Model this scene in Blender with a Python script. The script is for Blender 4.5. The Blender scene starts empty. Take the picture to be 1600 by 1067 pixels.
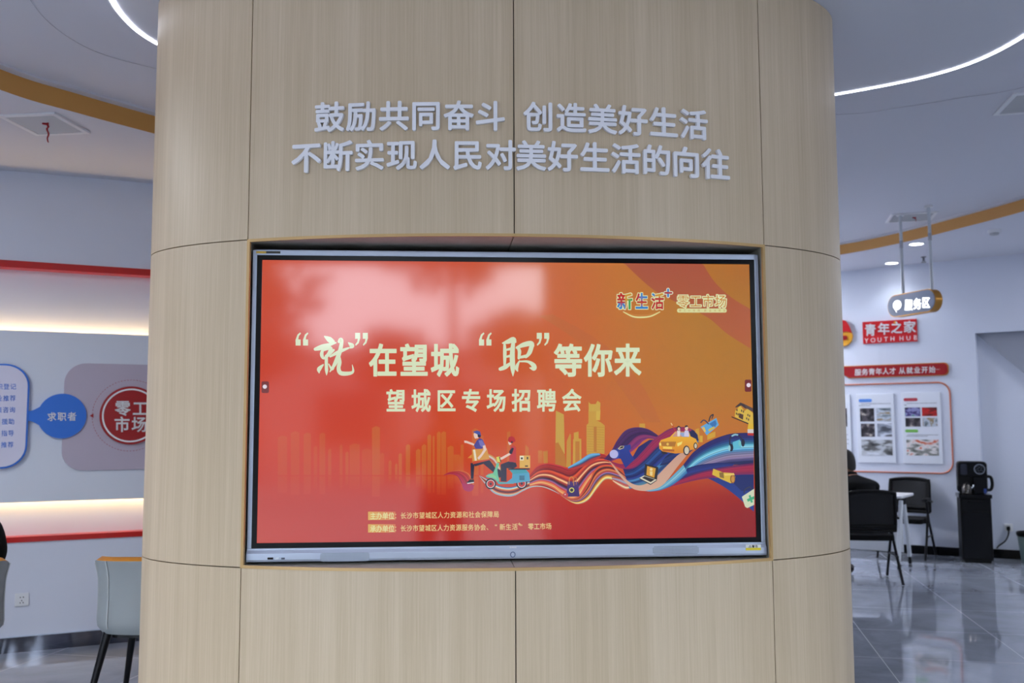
import bpy, bmesh, math, random
from mathutils import Vector, Matrix
import numpy as np

SC = bpy.context.scene
COL = SC.collection
R = math.radians
random.seed(7)

# ------------------------------------------------------------------ camera
CAM = np.array([-0.2657, -4.0775, 1.5]); YAW, PIT, ROL, FPX = .0739, .0885, -.0035, 1500.0
fwd = np.array([math.sin(YAW)*math.cos(PIT), math.cos(YAW)*math.cos(PIT), math.sin(PIT)])
_r0 = np.array([math.cos(YAW), -math.sin(YAW), 0]); _u0 = np.cross(_r0, fwd)
rgt = _r0*math.cos(ROL)+_u0*math.sin(ROL); upv = -_r0*math.sin(ROL)+_u0*math.cos(ROL)
cd = bpy.data.cameras.new('camera'); cam = bpy.data.objects.new('camera', cd); COL.objects.link(cam)
cd.sensor_width = 36.0; cd.lens = FPX/1600*36.0; cd.clip_start = .05; cd.clip_end = 200
m = Matrix.Identity(4)
for i in range(3):
    m[i][0] = rgt[i]; m[i][1] = upv[i]; m[i][2] = -fwd[i]; m[i][3] = CAM[i]
cam.matrix_world = m
cd.dof.use_dof = True; cd.dof.focus_distance = 3.6; cd.dof.aperture_fstop = 3.6
SC.camera = cam

# ------------------------------------------------------------------ view + world + daylight
vs = SC.view_settings
SC.display_settings.display_device = 'sRGB'
vs.view_transform = 'Standard'; vs.look = 'None'; vs.gamma = 1; vs.use_curve_mapping = False
vs.exposure = 0.0
W = bpy.data.worlds.new('overcast_sky'); SC.world = W; W.use_nodes = True
nt = W.node_tree; nt.nodes.clear()
wo = nt.nodes.new('ShaderNodeOutputWorld'); bg = nt.nodes.new('ShaderNodeBackground')
tc = nt.nodes.new('ShaderNodeTexCoord'); nz = nt.nodes.new('ShaderNodeTexNoise'); cr = nt.nodes.new('ShaderNodeValToRGB')
nz.inputs['Scale'].default_value = 3.0; nz.inputs['Detail'].default_value = 5
cr.color_ramp.elements[0].color = (.78, .86, 1.0, 1); cr.color_ramp.elements[1].color = (.88, .925, 1.0, 1)
nt.links.new(tc.outputs['Generated'], nz.inputs['Vector']); nt.links.new(nz.outputs['Fac'], cr.inputs['Fac'])
nt.links.new(cr.outputs['Color'], bg.inputs['Color']); nt.links.new(bg.outputs[0], wo.inputs[0])
SKY_LOW, SKY_HIGH = 7.0, 9.4        # hazy towards the horizon, brighter overcast higher up
sx = nt.nodes.new('ShaderNodeSeparateXYZ'); mr = nt.nodes.new('ShaderNodeMapRange'); mr.interpolation_type = 'SMOOTHSTEP'
tc2 = nt.nodes.new('ShaderNodeTexCoord'); nt.links.new(tc2.outputs['Generated'], sx.inputs[0]); nt.links.new(sx.outputs['Z'], mr.inputs['Value'])
mr.inputs['From Min'].default_value = .12; mr.inputs['From Max'].default_value = .26; mr.inputs['To Min'].default_value = SKY_LOW; mr.inputs['To Max'].default_value = SKY_HIGH
nt.links.new(mr.outputs[0], bg.inputs['Strength'])

LED_RING, COVE, SPOT_W = 12.0, 15.0, 14.0
W_LEFT, W_RIGHT, W_REAR = 40.0, 26.0, 66.0

# ------------------------------------------------------------------ helpers
def ray(x, y): return fwd+(x-800)/FPX*rgt-(y-533.5)/FPX*upv
class Fr:
    """a vertical plane: local x along it, local y away from the viewer, z up"""
    def __init__(s, ox, oy, ang, oz=0.0):
        s.o = np.array([ox, oy, oz]); s.a = ang
        s.e = np.array([math.cos(ang), math.sin(ang), 0]); s.n = np.array([-math.sin(ang), math.cos(ang), 0])
    def px(s, x, y, ly=0.0):
        d = ray(x, y); t = ((s.o+s.n*ly-CAM)@s.n)/(d@s.n); p = CAM+d*t-s.o
        return float(p@s.e), float(p[2])
    def at(s, lx, ly, lz=0): return tuple(s.o+s.e*lx+s.n*ly+np.array([0, 0, lz]))
def atz(x, y, z):
    d = ray(x, y); return CAM+d*(z-CAM[2])/d[2]

def lin(c):
    f = lambda u: u/12.92 if u <= .04045 else ((u+.055)/1.055)**2.4
    return tuple(f(u/255.0) for u in c[:3])
def sock(n, k, v):
    if k in n.inputs: n.inputs[k].default_value = v
MATS = {}
def mat(name, c, rough=.5, metal=0.0, spec=.5, emit=None, es=1.0, coat=0.0, noise=0.0, nscale=(8, 8, 8), bump=0.0, lin_c=False):
    if name in MATS: return MATS[name]
    M = bpy.data.materials.new(name); M.use_nodes = True; n = M.node_tree.nodes; l = M.node_tree.links
    b = n['Principled BSDF']; col = c if lin_c else lin(c)
    b.inputs['Base Color'].default_value = (*col, 1); b.inputs['Roughness'].default_value = rough
    b.inputs['Metallic'].default_value = metal; sock(b, 'Specular IOR Level', spec); sock(b, 'Coat Weight', coat)
    if emit: sock(b, 'Emission Color', (*lin(emit), 1)); sock(b, 'Emission Strength', es)
    if noise or bump:
        t = n.new('ShaderNodeTexCoord'); mp = n.new('ShaderNodeMapping'); mp.inputs['Scale'].default_value = nscale
        z = n.new('ShaderNodeTexNoise'); z.inputs['Scale'].default_value = 1.0; z.inputs['Detail'].default_value = 6
        l.new(t.outputs['Object'], mp.inputs[0]); l.new(mp.outputs[0], z.inputs['Vector'])
        if noise:
            r = n.new('ShaderNodeValToRGB'); r.color_ramp.elements[0].position = .3; r.color_ramp.elements[1].position = .7
            r.color_ramp.elements[0].color = (*[v*(1-noise) for v in col], 1)
            r.color_ramp.elements[1].color = (*[min(1, v*(1+noise)) for v in col], 1)
            l.new(z.outputs['Fac'], r.inputs[0]); l.new(r.outputs[0], b.inputs['Base Color'])
        if bump:
            bp = n.new('ShaderNodeBump'); bp.inputs['Strength'].default_value = bump; bp.inputs['Distance'].default_value = .002
            l.new(z.outputs['Fac'], bp.inputs['Height']); l.new(bp.outputs[0], b.inputs['Normal'])
    MATS[name] = M; return M

class MB:
    def __init__(s): s.v = []; s.f = []; s.m = []; s.c = []; s.sm = []
    def add(s, vs, fs, mi=0, col=None, smooth=False):
        o = len(s.v); s.v += [tuple(map(float, p)) for p in vs]
        for f in fs:
            s.f.append([i+o for i in f]); s.m.append(mi); s.sm.append(smooth)
        if col is None: s.c += [(1, 1, 1)]*len(vs)
        elif isinstance(col[0], (tuple, list)): s.c += list(col)
        else: s.c += [col]*len(vs)
        return s
    def box(s, x0, x1, y0, y1, z0, z1, mi=0):
        return s.add([(x0,y0,z0),(x1,y0,z0),(x1,y1,z0),(x0,y1,z0),(x0,y0,z1),(x1,y0,z1),(x1,y1,z1),(x0,y1,z1)],
                     [(0,3,2,1),(4,5,6,7),(0,1,5,4),(1,2,6,5),(2,3,7,6),(3,0,4,7)], mi)
    def prism(s, base, off, mi=0, col=None, smooth=False):
        n = len(base); o = Vector(off); top = [tuple(Vector(p)+o) for p in base]
        s.add(list(base)+top, [list(range(n-1, -1, -1)), list(range(n, 2*n))], mi, col)
        return s.add(list(base)+top, [(i, (i+1) % n, n+(i+1) % n, n+i) for i in range(n)], mi, col, smooth)
    def xz(s, pts, y0, y1, mi=0, col=None):     # outline in x,z (facing -y) extruded from y0 (front) to y1
        return s.prism([(x, y0, z) for x, z in pts], (0, y1-y0, 0), mi, col)
    def xy(s, pts, z0, z1, mi=0, smooth=False): return s.prism([(x, y, z0) for x, y in pts], (0, 0, z1-z0), mi, None, smooth)
    def tube(s, pts, r, mi=0, n=10, cap=True, flat=1.0):
        P = [Vector(p) for p in pts]; k = len(P); rs = r if isinstance(r, (list, tuple)) else [r]*k
        T = [((P[min(i+1, k-1)]-P[max(i-1, 0)]).normalized()) for i in range(k)]
        a = Vector((0, 0, 1)) if abs(T[0].z) < .9 else Vector((1, 0, 0)); u = T[0].cross(a).normalized(); vs = []
        for i in range(k):
            u = (u-T[i]*u.dot(T[i])).normalized(); w = T[i].cross(u)
            for j in range(n):
                t = 2*math.pi*j/n; vs.append(P[i]+(u*math.cos(t)+w*math.sin(t)*flat)*rs[i])
        fs = [(i*n+j, i*n+(j+1) % n, (i+1)*n+(j+1) % n, (i+1)*n+j) for i in range(k-1) for j in range(n)]
        s.add(vs, fs, mi, None, True)
        if cap: s.add(vs[:n], [list(range(n-1, -1, -1))], mi); s.add(vs[-n:], [list(range(n))], mi)
        return s
    def lathe(s, prof, c=(0, 0, 0), n=28, mi=0):
        vs = []; k = len(prof)
        for r, z in prof:
            for j in range(n):
                t = 2*math.pi*j/n; vs.append((c[0]+r*math.cos(t), c[1]+r*math.sin(t), c[2]+z))
        fs = [(i*n+j, i*n+(j+1) % n, (i+1)*n+(j+1) % n, (i+1)*n+j) for i in range(k-1) for j in range(n)]
        s.add(vs, fs, mi, None, True)
        s.add(vs[:n], [list(range(n-1, -1, -1))], mi); s.add(vs[-n:], [list(range(n))], mi)
        return s
    def grid(s, rows, mi=0, col=None, smooth=True, closed=False):
        a = len(rows); b = len(rows[0]); vs = [p for r in rows for p in r]
        c = [q for r in col for q in r] if col else None
        fs = [(i*b+j, i*b+(j+1) % b, (i+1)*b+(j+1) % b, (i+1)*b+j) for i in range(a-1) for j in range(b if closed else b-1)]
        return s.add(vs, fs, mi, c, smooth)
    def build(s, name, mats, parent=None, bevel=0.0, vcol=False, loc=None, solid=0.0, sub=0):
        me = bpy.data.meshes.new(name); me.from_pydata(s.v, [], s.f); me.update()
        for M in (mats if isinstance(mats, (list, tuple)) else [mats]): me.materials.append(M)
        me.polygons.foreach_set('material_index', s.m); me.polygons.foreach_set('use_smooth', s.sm)
        if vcol:
            at = me.color_attributes.new('Col', 'FLOAT_COLOR', 'POINT')
            at.data.foreach_set('color', [q for c in s.c for q in (*c, 1.0)])
        o = bpy.data.objects.new(name, me); COL.objects.link(o)
        if parent: o.parent = parent
        if loc: o.location = loc
        if solid: q = o.modifiers.new('solid', 'SOLIDIFY'); q.thickness = solid; q.offset = 0
        if bevel:
            w = o.modifiers.new('weld', 'WELD'); w.merge_threshold = 1e-5
            q = o.modifiers.new('bevel', 'BEVEL'); q.width = bevel; q.segments = 2; q.limit_method = 'ANGLE'
        if sub: q = o.modifiers.new('sub', 'SUBSURF'); q.levels = sub; q.render_levels = sub
        return o

def tag(o, label=None, cat=None, group=None, kind=None):
    if label: o['label'] = label
    if cat: o['category'] = cat
    if group: o['group'] = group
    if kind: o['kind'] = kind
    return o
def thing(name, loc, rz, label, cat, group=None):
    o = bpy.data.objects.new(name, None); COL.objects.link(o); o.location = loc; o.rotation_euler = (0, 0, rz)
    o.empty_display_size = .1
    return tag(o, label, cat, group)
def frthing(name, fr, lx, lz, label, cat, group=None, ly=0.0):
    return thing(name, fr.at(lx, ly, lz), fr.a, label, cat, group)
def struct(o): return tag(o, kind='structure')
def copy_tree(o, parent=None):
    c = o.copy(); COL.objects.link(c); c.parent = parent
    for ch in list(o.children): copy_tree(ch, c)
    return c
def rrect(x0, x1, z0, z1, r, n=6):
    out = []
    for cx, cz, a in ((x1-r, z1-r, 0), (x0+r, z1-r, 90), (x0+r, z0+r, 180), (x1-r, z0+r, 270)):
        for i in range(n+1):
            t = R(a+90*i/n); out.append((cx+r*math.cos(t), cz+r*math.sin(t)))
    return out
def circ(cx, cz, r, n=40, rz=None): return [(cx+r*math.cos(2*math.pi*i/n), cz+(rz or r)*math.sin(2*math.pi*i/n)) for i in range(n)]
def catmull(P, n=8, closed=False):
    P = [np.array(p, float) for p in P]; k = len(P); out = []
    for i in range(k if closed else k-1):
        g = (lambda j: P[j % k]) if closed else (lambda j: P[min(max(j, 0), k-1)])
        a, b, c, d = g(i-1), g(i), g(i+1), g(i+2)
        for j in range(n):
            t = j/n; out.append(tuple(.5*(2*b+(c-a)*t+(2*a-5*b+4*c-d)*t*t+(3*b-a-3*c+d)*t**3)))
    if not closed: out.append(tuple(P[-1]))
    return out

# glyph outlines from Blender's own built-in font
GL = {}
def glyph(ch, off=0.0):
    k = (ch, off)
    if k in GL: return GL[k]
    cu = bpy.data.curves.new('g', 'FONT'); cu.body = ch; cu.offset = off; cu.resolution_u = 3; cu.fill_mode = 'FRONT'
    o = bpy.data.objects.new('g', cu); COL.objects.link(o)
    dg = bpy.context.evaluated_depsgraph_get(); dg.update()
    me = bpy.data.meshes.new_from_object(o.evaluated_get(dg))
    bm = bmesh.new(); bm.from_mesh(me); bmesh.ops.remove_doubles(bm, verts=bm.verts, dist=1e-5)
    v = [(p.co.x, p.co.y) for p in bm.verts]; bm.verts.index_update()
    f = [[w.index for w in p.verts] for p in bm.faces]
    eb = [(e.verts[0].index, e.verts[1].index) for e in bm.edges if len(e.link_faces) == 1]
    bm.free(); bpy.data.objects.remove(o); bpy.data.curves.remove(cu); bpy.data.meshes.remove(me)
    GL[k] = (v, f, eb); return GL[k]
def put_text(mb, fr, chars, y, mi=0, col=None, bold=0.0, depth=0.0, ly=0.0, ref=(0.0, 0.0), squash=1.0):
    """chars: (character, centre px x, centre px y, em width px, em height px); on plane fr (pixels), local to ref"""
    for ch, cx, cy, w, h in chars:
        v, f, eb = glyph(ch)
        if ord(ch) < 128:
            xs = [p[0] for p in v]; mx = (min(xs)+max(xs))/2
        else: mx = .5
        def tr(a, b):
            X, Z = fr.px(cx+(a-mx)*w, cy-(b-.38)*h, ly); return X-ref[0], Z-ref[1]
        P0 = [tr(*p) for p in v]; pts = [(p[0], y, p[1]) for p in P0]
        mb.add(pts, f, mi, col)
        if depth:
            n = len(pts)
            mb.add(pts+[(p[0], p[1]+depth, p[2]) for p in pts], [(a, b, b+n, a+n) for a, b in eb], mi, col)
        if bold > 0:
            used = set(); k = 0
            for i, j in eb:
                (ax, az), (bx, bz) = v[i], v[j]; L = math.hypot(bx-ax, bz-az)
                if L < 1e-6: continue
                nx, nz_ = -(bz-az)/L*bold, (bx-ax)/L*bold
                mb.add([(*(lambda q: (q[0], y, q[1]))(tr(*q)),) for q in ((ax+nx, az+nz_), (ax-nx, az-nz_), (bx-nx, bz-nz_), (bx+nx, bz+nz_))], [(0, 1, 2, 3)], mi, col)
                for p in (i, j):
                    if p not in used:
                        used.add(p); q = v[p]; r = bold*.95
                        mb.add([(*(lambda t: (t[0], y, t[1]))(tr(q[0]+sx*r, q[1]+sz*r)),) for sx, sz in ((-1, -1), (1, -1), (1, 1), (-1, 1))], [(0, 1, 2, 3)], mi, col)
def line_chars(s, x0, y0, x1, y1, w, h):
    n = max(1, len(s)-1)
    return [(c, x0+(x1-x0)*i/n, y0+(y1-y0)*i/n, w, h) for i, c in enumerate(s) if c != ' ']

# ------------------------------------------------------------------ materials
def wood_mat(name, dark, light, rough=.38):
    M = bpy.data.materials.new(name); M.use_nodes = True; n = M.node_tree.nodes; l = M.node_tree.links; b = n['Principled BSDF']
    t = n.new('ShaderNodeTexCoord')
    def nzz(sc, det, ro):
        mp = n.new('ShaderNodeMapping'); mp.inputs['Scale'].default_value = sc
        z = n.new('ShaderNodeTexNoise'); z.inputs['Scale'].default_value = 1; z.inputs['Detail'].default_value = det; z.inputs['Roughness'].default_value = ro
        l.new(t.outputs['Object'], mp.inputs[0]); l.new(mp.outputs[0], z.inputs['Vector']); return z
    a = nzz((150, 150, 2.2), 6, .7); c = nzz((16, 16, .25), 3, .5)
    mx = n.new('ShaderNodeMath'); mx.operation = 'MULTIPLY_ADD'; mx.inputs[1].default_value = .55
    sc2 = n.new('ShaderNodeMath'); sc2.operation = 'MULTIPLY'; sc2.inputs[1].default_value = .45
    l.new(c.outputs['Fac'], sc2.inputs[0]); l.new(a.outputs['Fac'], mx.inputs[0]); l.new(sc2.outputs[0], mx.inputs[2])
    r = n.new('ShaderNodeValToRGB'); r.color_ramp.elements[0].position = .27; r.color_ramp.elements[1].position = .73
    r.color_ramp.elements[0].color = (*lin(dark), 1); r.color_ramp.elements[1].color = (*lin(light), 1)
    l.new(mx.outputs[0], r.inputs[0]); l.new(r.outputs[0], b.inputs['Base Color']); b.inputs['Roughness'].default_value = rough
    return M
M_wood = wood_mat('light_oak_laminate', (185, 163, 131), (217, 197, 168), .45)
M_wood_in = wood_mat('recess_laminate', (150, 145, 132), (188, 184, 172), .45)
M_core = mat('dark_core', (40, 34, 28), .8)
M_gold_edge = mat('brass_edge_trim', (196, 160, 106), .38, .25)
M_paint = mat('white_wall_paint', (212, 217, 231), .62, bump=.05, nscale=(60, 60, 60))
M_ceil = mat('ceiling_paint', (206, 208, 217), .7, bump=.04, nscale=(50, 50, 50))
M_must = mat('mustard_paint', (206, 150, 76), .5)
M_red_rail = mat('red_gloss_trim', (190, 30, 28), .28)
M_panel_grey = mat('pale_blue_grey_panel', (214, 219, 230), .5)
M_black = mat('black_plastic', (10, 10, 12), .5, spec=.2)
M_blackgloss = mat('black_gloss', (9, 10, 13), .16, spec=.22)
M_blackmetal = mat('black_metal', (22, 22, 25), .32, .6)
M_silver = mat('silver_plastic', (190, 200, 218), .34, .35)
M_chrome = mat('brushed_steel', (200, 205, 210), .25, 1.0)
M_white = mat('white_acrylic', (238, 237, 240), .25, spec=.5)
M_whiteplastic = mat('white_plastic', (226, 228, 232), .35)
M_sprinkle = mat('dull_chrome', (120, 122, 126), .4, .7)
M_blue = mat('sign_blue', (32, 110, 212), .35)
M_board = mat('lavender_board', (214, 212, 232), .4)
M_mauve = mat('mauve_grey_board', (184, 174, 190), .45)
M_deepred = mat('deep_red_sign', (160, 18, 26), .35)
M_orange_line = mat('copper_orange_line', (196, 110, 78), .35, .3)
M_fabric_black = mat('black_jacket_cloth', (9, 10, 13), .9, spec=.25, noise=.25, nscale=(40, 40, 40))
M_leather_grey = mat('grey_leather', (146, 152, 154), .5, bump=.15, nscale=(250, 250, 250))
M_leather_orange = mat('orange_leather', (206, 134, 38), .45, bump=.15, nscale=(250, 250, 250))
M_seam = mat('pale_seam_thread', (186, 190, 192), .6)
M_skin = mat('skin', (190, 142, 118), .5)
M_hair = mat('dark_hair', (30, 25, 22), .6, noise=.4, nscale=(120, 120, 20))
M_jeans = mat('dark_blue_trousers', (32, 36, 52), .8)
M_shoe = mat('dark_brown_shoe', (36, 26, 24), .45)
M_ribbon = mat('red_ribbon_cloth', (168, 18, 30), .6)
def screen_mat(name, strength=1.0, rough=.075):
    M = bpy.data.materials.new(name); M.use_nodes = True; n = M.node_tree.nodes; l = M.node_tree.links; b = n['Principled BSDF']
    b.inputs['Base Color'].default_value = (.01, .01, .012, 1); b.inputs['Roughness'].default_value = rough; sock(b, 'Specular IOR Level', .9)
    a = n.new('ShaderNodeVertexColor'); a.layer_name = 'Col'
    l.new(a.outputs['Color'], b.inputs['Emission Color']); b.inputs['Emission Strength'].default_value = strength
    return M
M_screen = screen_mat('lit_screen', .86)
def flat_mat(name, rough=.4):
    M = bpy.data.materials.new(name); M.use_nodes = True; n = M.node_tree.nodes; l = M.node_tree.links; b = n['Principled BSDF']
    b.inputs['Roughness'].default_value = rough
    a = n.new('ShaderNodeVertexColor'); a.layer_name = 'Col'; l.new(a.outputs['Color'], b.inputs['Base Color']); return M
M_print = flat_mat('printed_colour')
def glow(name, c, s):
    M = bpy.data.materials.new(name); M.use_nodes = True; n = M.node_tree.nodes; n.clear()
    o = n.new('ShaderNodeOutputMaterial'); e = n.new('ShaderNodeEmission'); e.inputs[0].default_value = (*lin(c), 1); e.inputs[1].default_value = s
    M.node_tree.links.new(e.outputs[0], o.inputs[0]); return M
M_led = glow('led_white', (236, 240, 255), LED_RING)
M_cove = glow('led_warm', (255, 214, 152), COVE)
M_lamp = glow('downlight_glow', (245, 248, 255), 16.0)
M_signlit = glow('lit_sign_white', (255, 255, 255), 2.2)
def floor_mat():
    M = bpy.data.materials.new('polished_grey_tile'); M.use_nodes = True; n = M.node_tree.nodes; l = M.node_tree.links; b = n['Principled BSDF']
    t = n.new('ShaderNodeTexCoord'); mp = n.new('ShaderNodeMapping'); mp.inputs['Rotation'].default_value = (0, 0, R(15.6)); mp.inputs['Location'].default_value = (-.12+.9*20, -.033+.9*20, 0)
    l.new(t.outputs['Object'], mp.inputs[0])
    br = n.new('ShaderNodeTexBrick'); br.offset = 0; br.squash = 1
    for k, v in (('Scale', 1.0), ('Brick Width', .9), ('Row Height', .9), ('Mortar Size', .0025), ('Mortar Smooth', .1), ('Bias', 0.0)): br.inputs[k].default_value = v
    l.new(mp.outputs[0], br.inputs['Vector'])
    z = n.new('ShaderNodeTexNoise'); z.inputs['Scale'].default_value = 1.6; z.inputs['Detail'].default_value = 9; z.inputs['Roughness'].default_value = .62; z.inputs['Distortion'].default_value = 1.5
    l.new(mp.outputs[0], z.inputs['Vector'])
    r = n.new('ShaderNodeValToRGB'); r.color_ramp.elements[0].position = .3; r.color_ramp.elements[1].position = .72
    r.color_ramp.elements[0].color = (*lin((132, 138, 150)), 1); r.color_ramp.elements[1].color = (*lin((164, 170, 184)), 1)
    l.new(z.outputs['Fac'], r.inputs[0])
    mx = n.new('ShaderNodeMixRGB'); l.new(br.outputs['Fac'], mx.inputs['Fac']); l.new(r.outputs[0], mx.inputs['Color1'])
    mx.inputs['Color2'].default_value = (*lin((170, 175, 187)), 1)
    l.new(mx.outputs[0], b.inputs['Base Color']); b.inputs['Roughness'].default_value = .07; sock(b, 'Specular IOR Level', .9)
    mr = n.new('ShaderNodeMapRange'); mr.inputs['To Min'].default_value = .035; mr.inputs['To Max'].default_value = .4
    l.new(br.outputs['Fac'], mr.inputs['Value']); l.new(mr.outputs[0], b.inputs['Roughness'])
    return M
M_floor = floor_mat()

# ------------------------------------------------------------------ room shell
LW = Fr(-2.84, 2.88, R(22)); RW = Fr(5.45, 6.85, R(-38)); RB = Fr(*RW.at(.378, 0)[:2], R(-25))
S_ = .13/9.3
def zper(x, y): return 3.29+S_*(.903*(x+3)+.43*(y-2.9))
def zcen(x, y): return zper(x, y)+.12

mb = MB().add([(-13, -30, 0), (14, -30, 0), (14, 16, 0), (-13, 16, 0)], [(0, 1, 2, 3)]); struct(mb.build('floor', M_floor))

CEN = [(-2.591, 1.035), (-2.335, 1.408), (-2.016, 1.803), (-1.1, 2.9), (.7, 4.9), (2.5, 6.3), (3.6, 6.7), (4.169, 6.19), (4.509, 5.509), (4.712, 4.79), (4.90, 3.95),
       (5.15, 2.3), (5.0, 0), (4.3, -2.6), (2.6, -4.7), (0, -5.4), (-2.2, -4.2), (-3.0, -1.9), (-2.95, .1)]
cc = catmull(CEN, 8, True); C0 = (1.0, .6)
n_ = len(cc)
mb = MB(); outer = []
for x, y in cc:
    dx, dy = x-C0[0], y-C0[1]; k = 14/max(abs(dx), abs(dy)); outer.append((C0[0]+dx*k, max(-6.0, C0[1]+dy*k)))
mb.grid([[(x, y, zper(x, y)) for x, y in outer], [(x, y, zper(x, y)) for x, y in cc]], closed=True, smooth=False)
struct(mb.build('ceiling', M_ceil))
mb = MB(); ci = [(x, y, zcen(x, y)) for x, y in cc]; mb.add(ci, [list(range(n_))]); struct(mb.build('ceiling_centre', M_ceil))
mb = MB().grid([[(x, y, zper(x, y)-.004) for x, y in cc], [(x, y, zcen(x, y)) for x, y in cc]], closed=True)
struct(mb.build('trim_1', M_must))
# white lip running along the inside of the mustard band
inn = []
for i in range(n_):
    a, b = np.array(cc[i-1]), np.array(cc[(i+1) % n_]); t = (b-a)/np.linalg.norm(b-a); nn = np.array([-t[1], t[0]])
    c = np.array(cc[i]); nn = nn if nn@(np.array(C0)-c) > 0 else -nn; inn.append(c+nn*.06)
mb = MB().grid([[(x, y, zcen(x, y)-.001) for x, y in cc], [(x, y, zcen(x, y)-.014) for x, y in cc], [(x, y, zcen(x, y)-.014) for x, y in inn], [(x, y, zcen(x, y)) for x, y in inn]], closed=True, smooth=False)
struct(mb.build('trim_2', M_ceil))
# thin shadow joint round the light ring
JO = [(-2.098, .204), (-2.11, .462), (-2.071, .676), (-1.988, .841), (-1.798, 1.014), (-1.2, 1.45), (-.2, 1.8), (1.0, 1.85), (2.243, 1.693), (2.556, 1.559), (2.859, 1.361), (3.138, 1.162),
      (3.35, .6), (3.3, -.3), (2.6, -1.2), (1.2, -1.8), (-.3, -1.8), (-1.5, -1.2), (-2.02, -.3)]
jo = catmull(JO, 8, True)
mb = MB(); jp = [(x, y, zcen(x, y)-.004) for x, y in jo]
mb.tube(jp+[jp[0]], .0012, cap=False, n=6); struct(mb.build('trim_3', mat('joint_grey', (180, 180, 188), .7)))
# ceiling disc carrying the light ring
LR = [(-1.60, -.26), (-1.64, .04), (-1.583, .33), (-1.37, .66), (-.8, .97), (0, 1.12), (.9, 1.08), (1.55, .955), (2.02, .675), (2.302, .372), (2.388, -.012),
      (2.33, -.45), (1.95, -.85), (1.0, -1.16), (0, -1.22), (-.9, -.98), (-1.42, -.60)]
lr = catmull(LR, 10, True)
ZD = 3.275
mb = MB(); mb.prism([(x, y, ZD) for x, y in lr], (0, 0, .10)); struct(mb.build('ceiling_disc', M_ceil))
def offs(P, d, ctr=(0.2, 0)):
    o = []
    for i in range(len(P)):
        a, b = np.array(P[i-1]), np.array(P[(i+1) % len(P)]); t = (b-a)/np.linalg.norm(b-a); nn = np.array([t[1], -t[0]])
        c = np.array(P[i]); nn = nn if nn@(c-np.array(ctr)) > 0 else -nn; o.append(tuple(c+nn*d))
    return o
la, lb = offs(lr, -.008), offs(lr, .012)
rt_ = thing('light_strip', (0, 0, ZD), 0, 'glowing white line of light curving round the wooden pillar on the ceiling', 'light strip')
mb = MB().grid([[(x, y, -.004) for x, y in la], [(x, y, -.004) for x, y in lb], [(x, y, .02) for x, y in lb]], closed=True, smooth=False)
mb.build('diffuser', M_led, rt_)
lc, ld = offs(lr, .0125), offs(lr, .020)
mb = MB().grid([[(x, y, .03) for x, y in lc], [(x, y, -.002) for x, y in lc], [(x, y, -.002) for x, y in ld], [(x, y, .03) for x, y in ld]], closed=True, smooth=False)
mb.build('channel', M_whiteplastic, rt_)

# left wall: lower wall, lit niche, upper wall
x0, x1 = -8.0, 4.0
mb = MB().box(x0, x1, 0, .3, 0, .733).box(x0, x1, .10, .3, .733, 2.65).box(x0, x1, 0, .3, 2.65, 3.6)
o = struct(mb.build('wall_left', M_paint)); o.location = tuple(LW.o); o.rotation_euler = (0, 0, LW.a)
mb = MB().box(x0, x1, -.012, .10, 2.607, 2.652).box(x0, x1, -.012, .10, 2.648, 2.656)
o = struct(mb.build('trim_4', M_red_rail)); o.location = tuple(LW.o); o.rotation_euler = (0, 0, LW.a)
mb = MB().box(x0, x1, -.012, .10, .730, .766)
o = struct(mb.build('trim_5', M_red_rail)); o.location = tuple(LW.o); o.rotation_euler = (0, 0, LW.a)
mb = MB().box(x0, x1, -.012, 0, 0, .10)
o = struct(MB().box(x0, x1, -.014, 0, .10, .106).build('trim_7', M_silver)); o.location = tuple(LW.o); o.rotation_euler = (0, 0, LW.a)
o = struct(mb.build('baseboard_left', mat('mirror_black_stone', (96, 100, 112), .05, .85))); o.location = tuple(LW.o); o.rotation_euler = (0, 0, LW.a)
wp = frthing('wall_panel', LW, 0, 0, 'long pale blue-grey floating wall panel lit from behind along both edges', 'wall panel')
MB().box(x0, x1, -.005, .02, .998, 2.172).build('panel', M_panel_grey, wp, bevel=.003)
for z in (1.04, 2.13): MB().box(x0+.1, x1-.1, .045, .07, z-.012, z+.012).build('light_strip', M_cove, wp)
MB().box(x0+.1, x1-.1, .02, .0985, 1.35, 1.39).box(x0+.1, x1-.1, .02, .0985, 1.78, 1.82).build('batten', M_whiteplastic, wp)
# right wall, its recess on the right and the lintel over it
c = RW.px(1523.5, 520.5); XC, ZL = c
RB = Fr(*RW.at(XC, .10)[:2], R(-36.5))
mb = MB().box(-7, XC, 0, .2, 0, 3.8).box(XC, 6, 0, .2, ZL, 3.8)
o = struct(mb.build('wall_right', M_paint)); o.location = tuple(RW.o); o.rotation_euler = (0, 0, RW.a)
mb = MB().box(-.5, 5, 0, .12, 0, ZL+.1); o = struct(mb.build('wall_recess', M_paint)); o.location = tuple(RB.o); o.rotation_euler = (0, 0, RB.a)
mb = MB().box(-7, XC, -.012, 0, 0, .10); o = struct(mb.build('baseboard_right', M_blackgloss)); o.location = tuple(RW.o); o.rotation_euler = (0, 0, RW.a)
mb = MB().box(-.1, 5, -.012, 0, 0, .10); o = struct(mb.build('baseboard_recess', M_blackgloss)); o.location = tuple(RB.o); o.rotation_euler = (0, 0, RB.a)
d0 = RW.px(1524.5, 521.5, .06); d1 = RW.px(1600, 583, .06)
mb = MB().xz([(XC-.02, d0[1]+.05), (XC+.003, d0[1]), (d1[0], d1[1]), (d1[0]+.9, d1[1]-.9), (d1[0]+.9, ZL+.2), (XC-.02, ZL+.2)], .06, .62)
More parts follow.
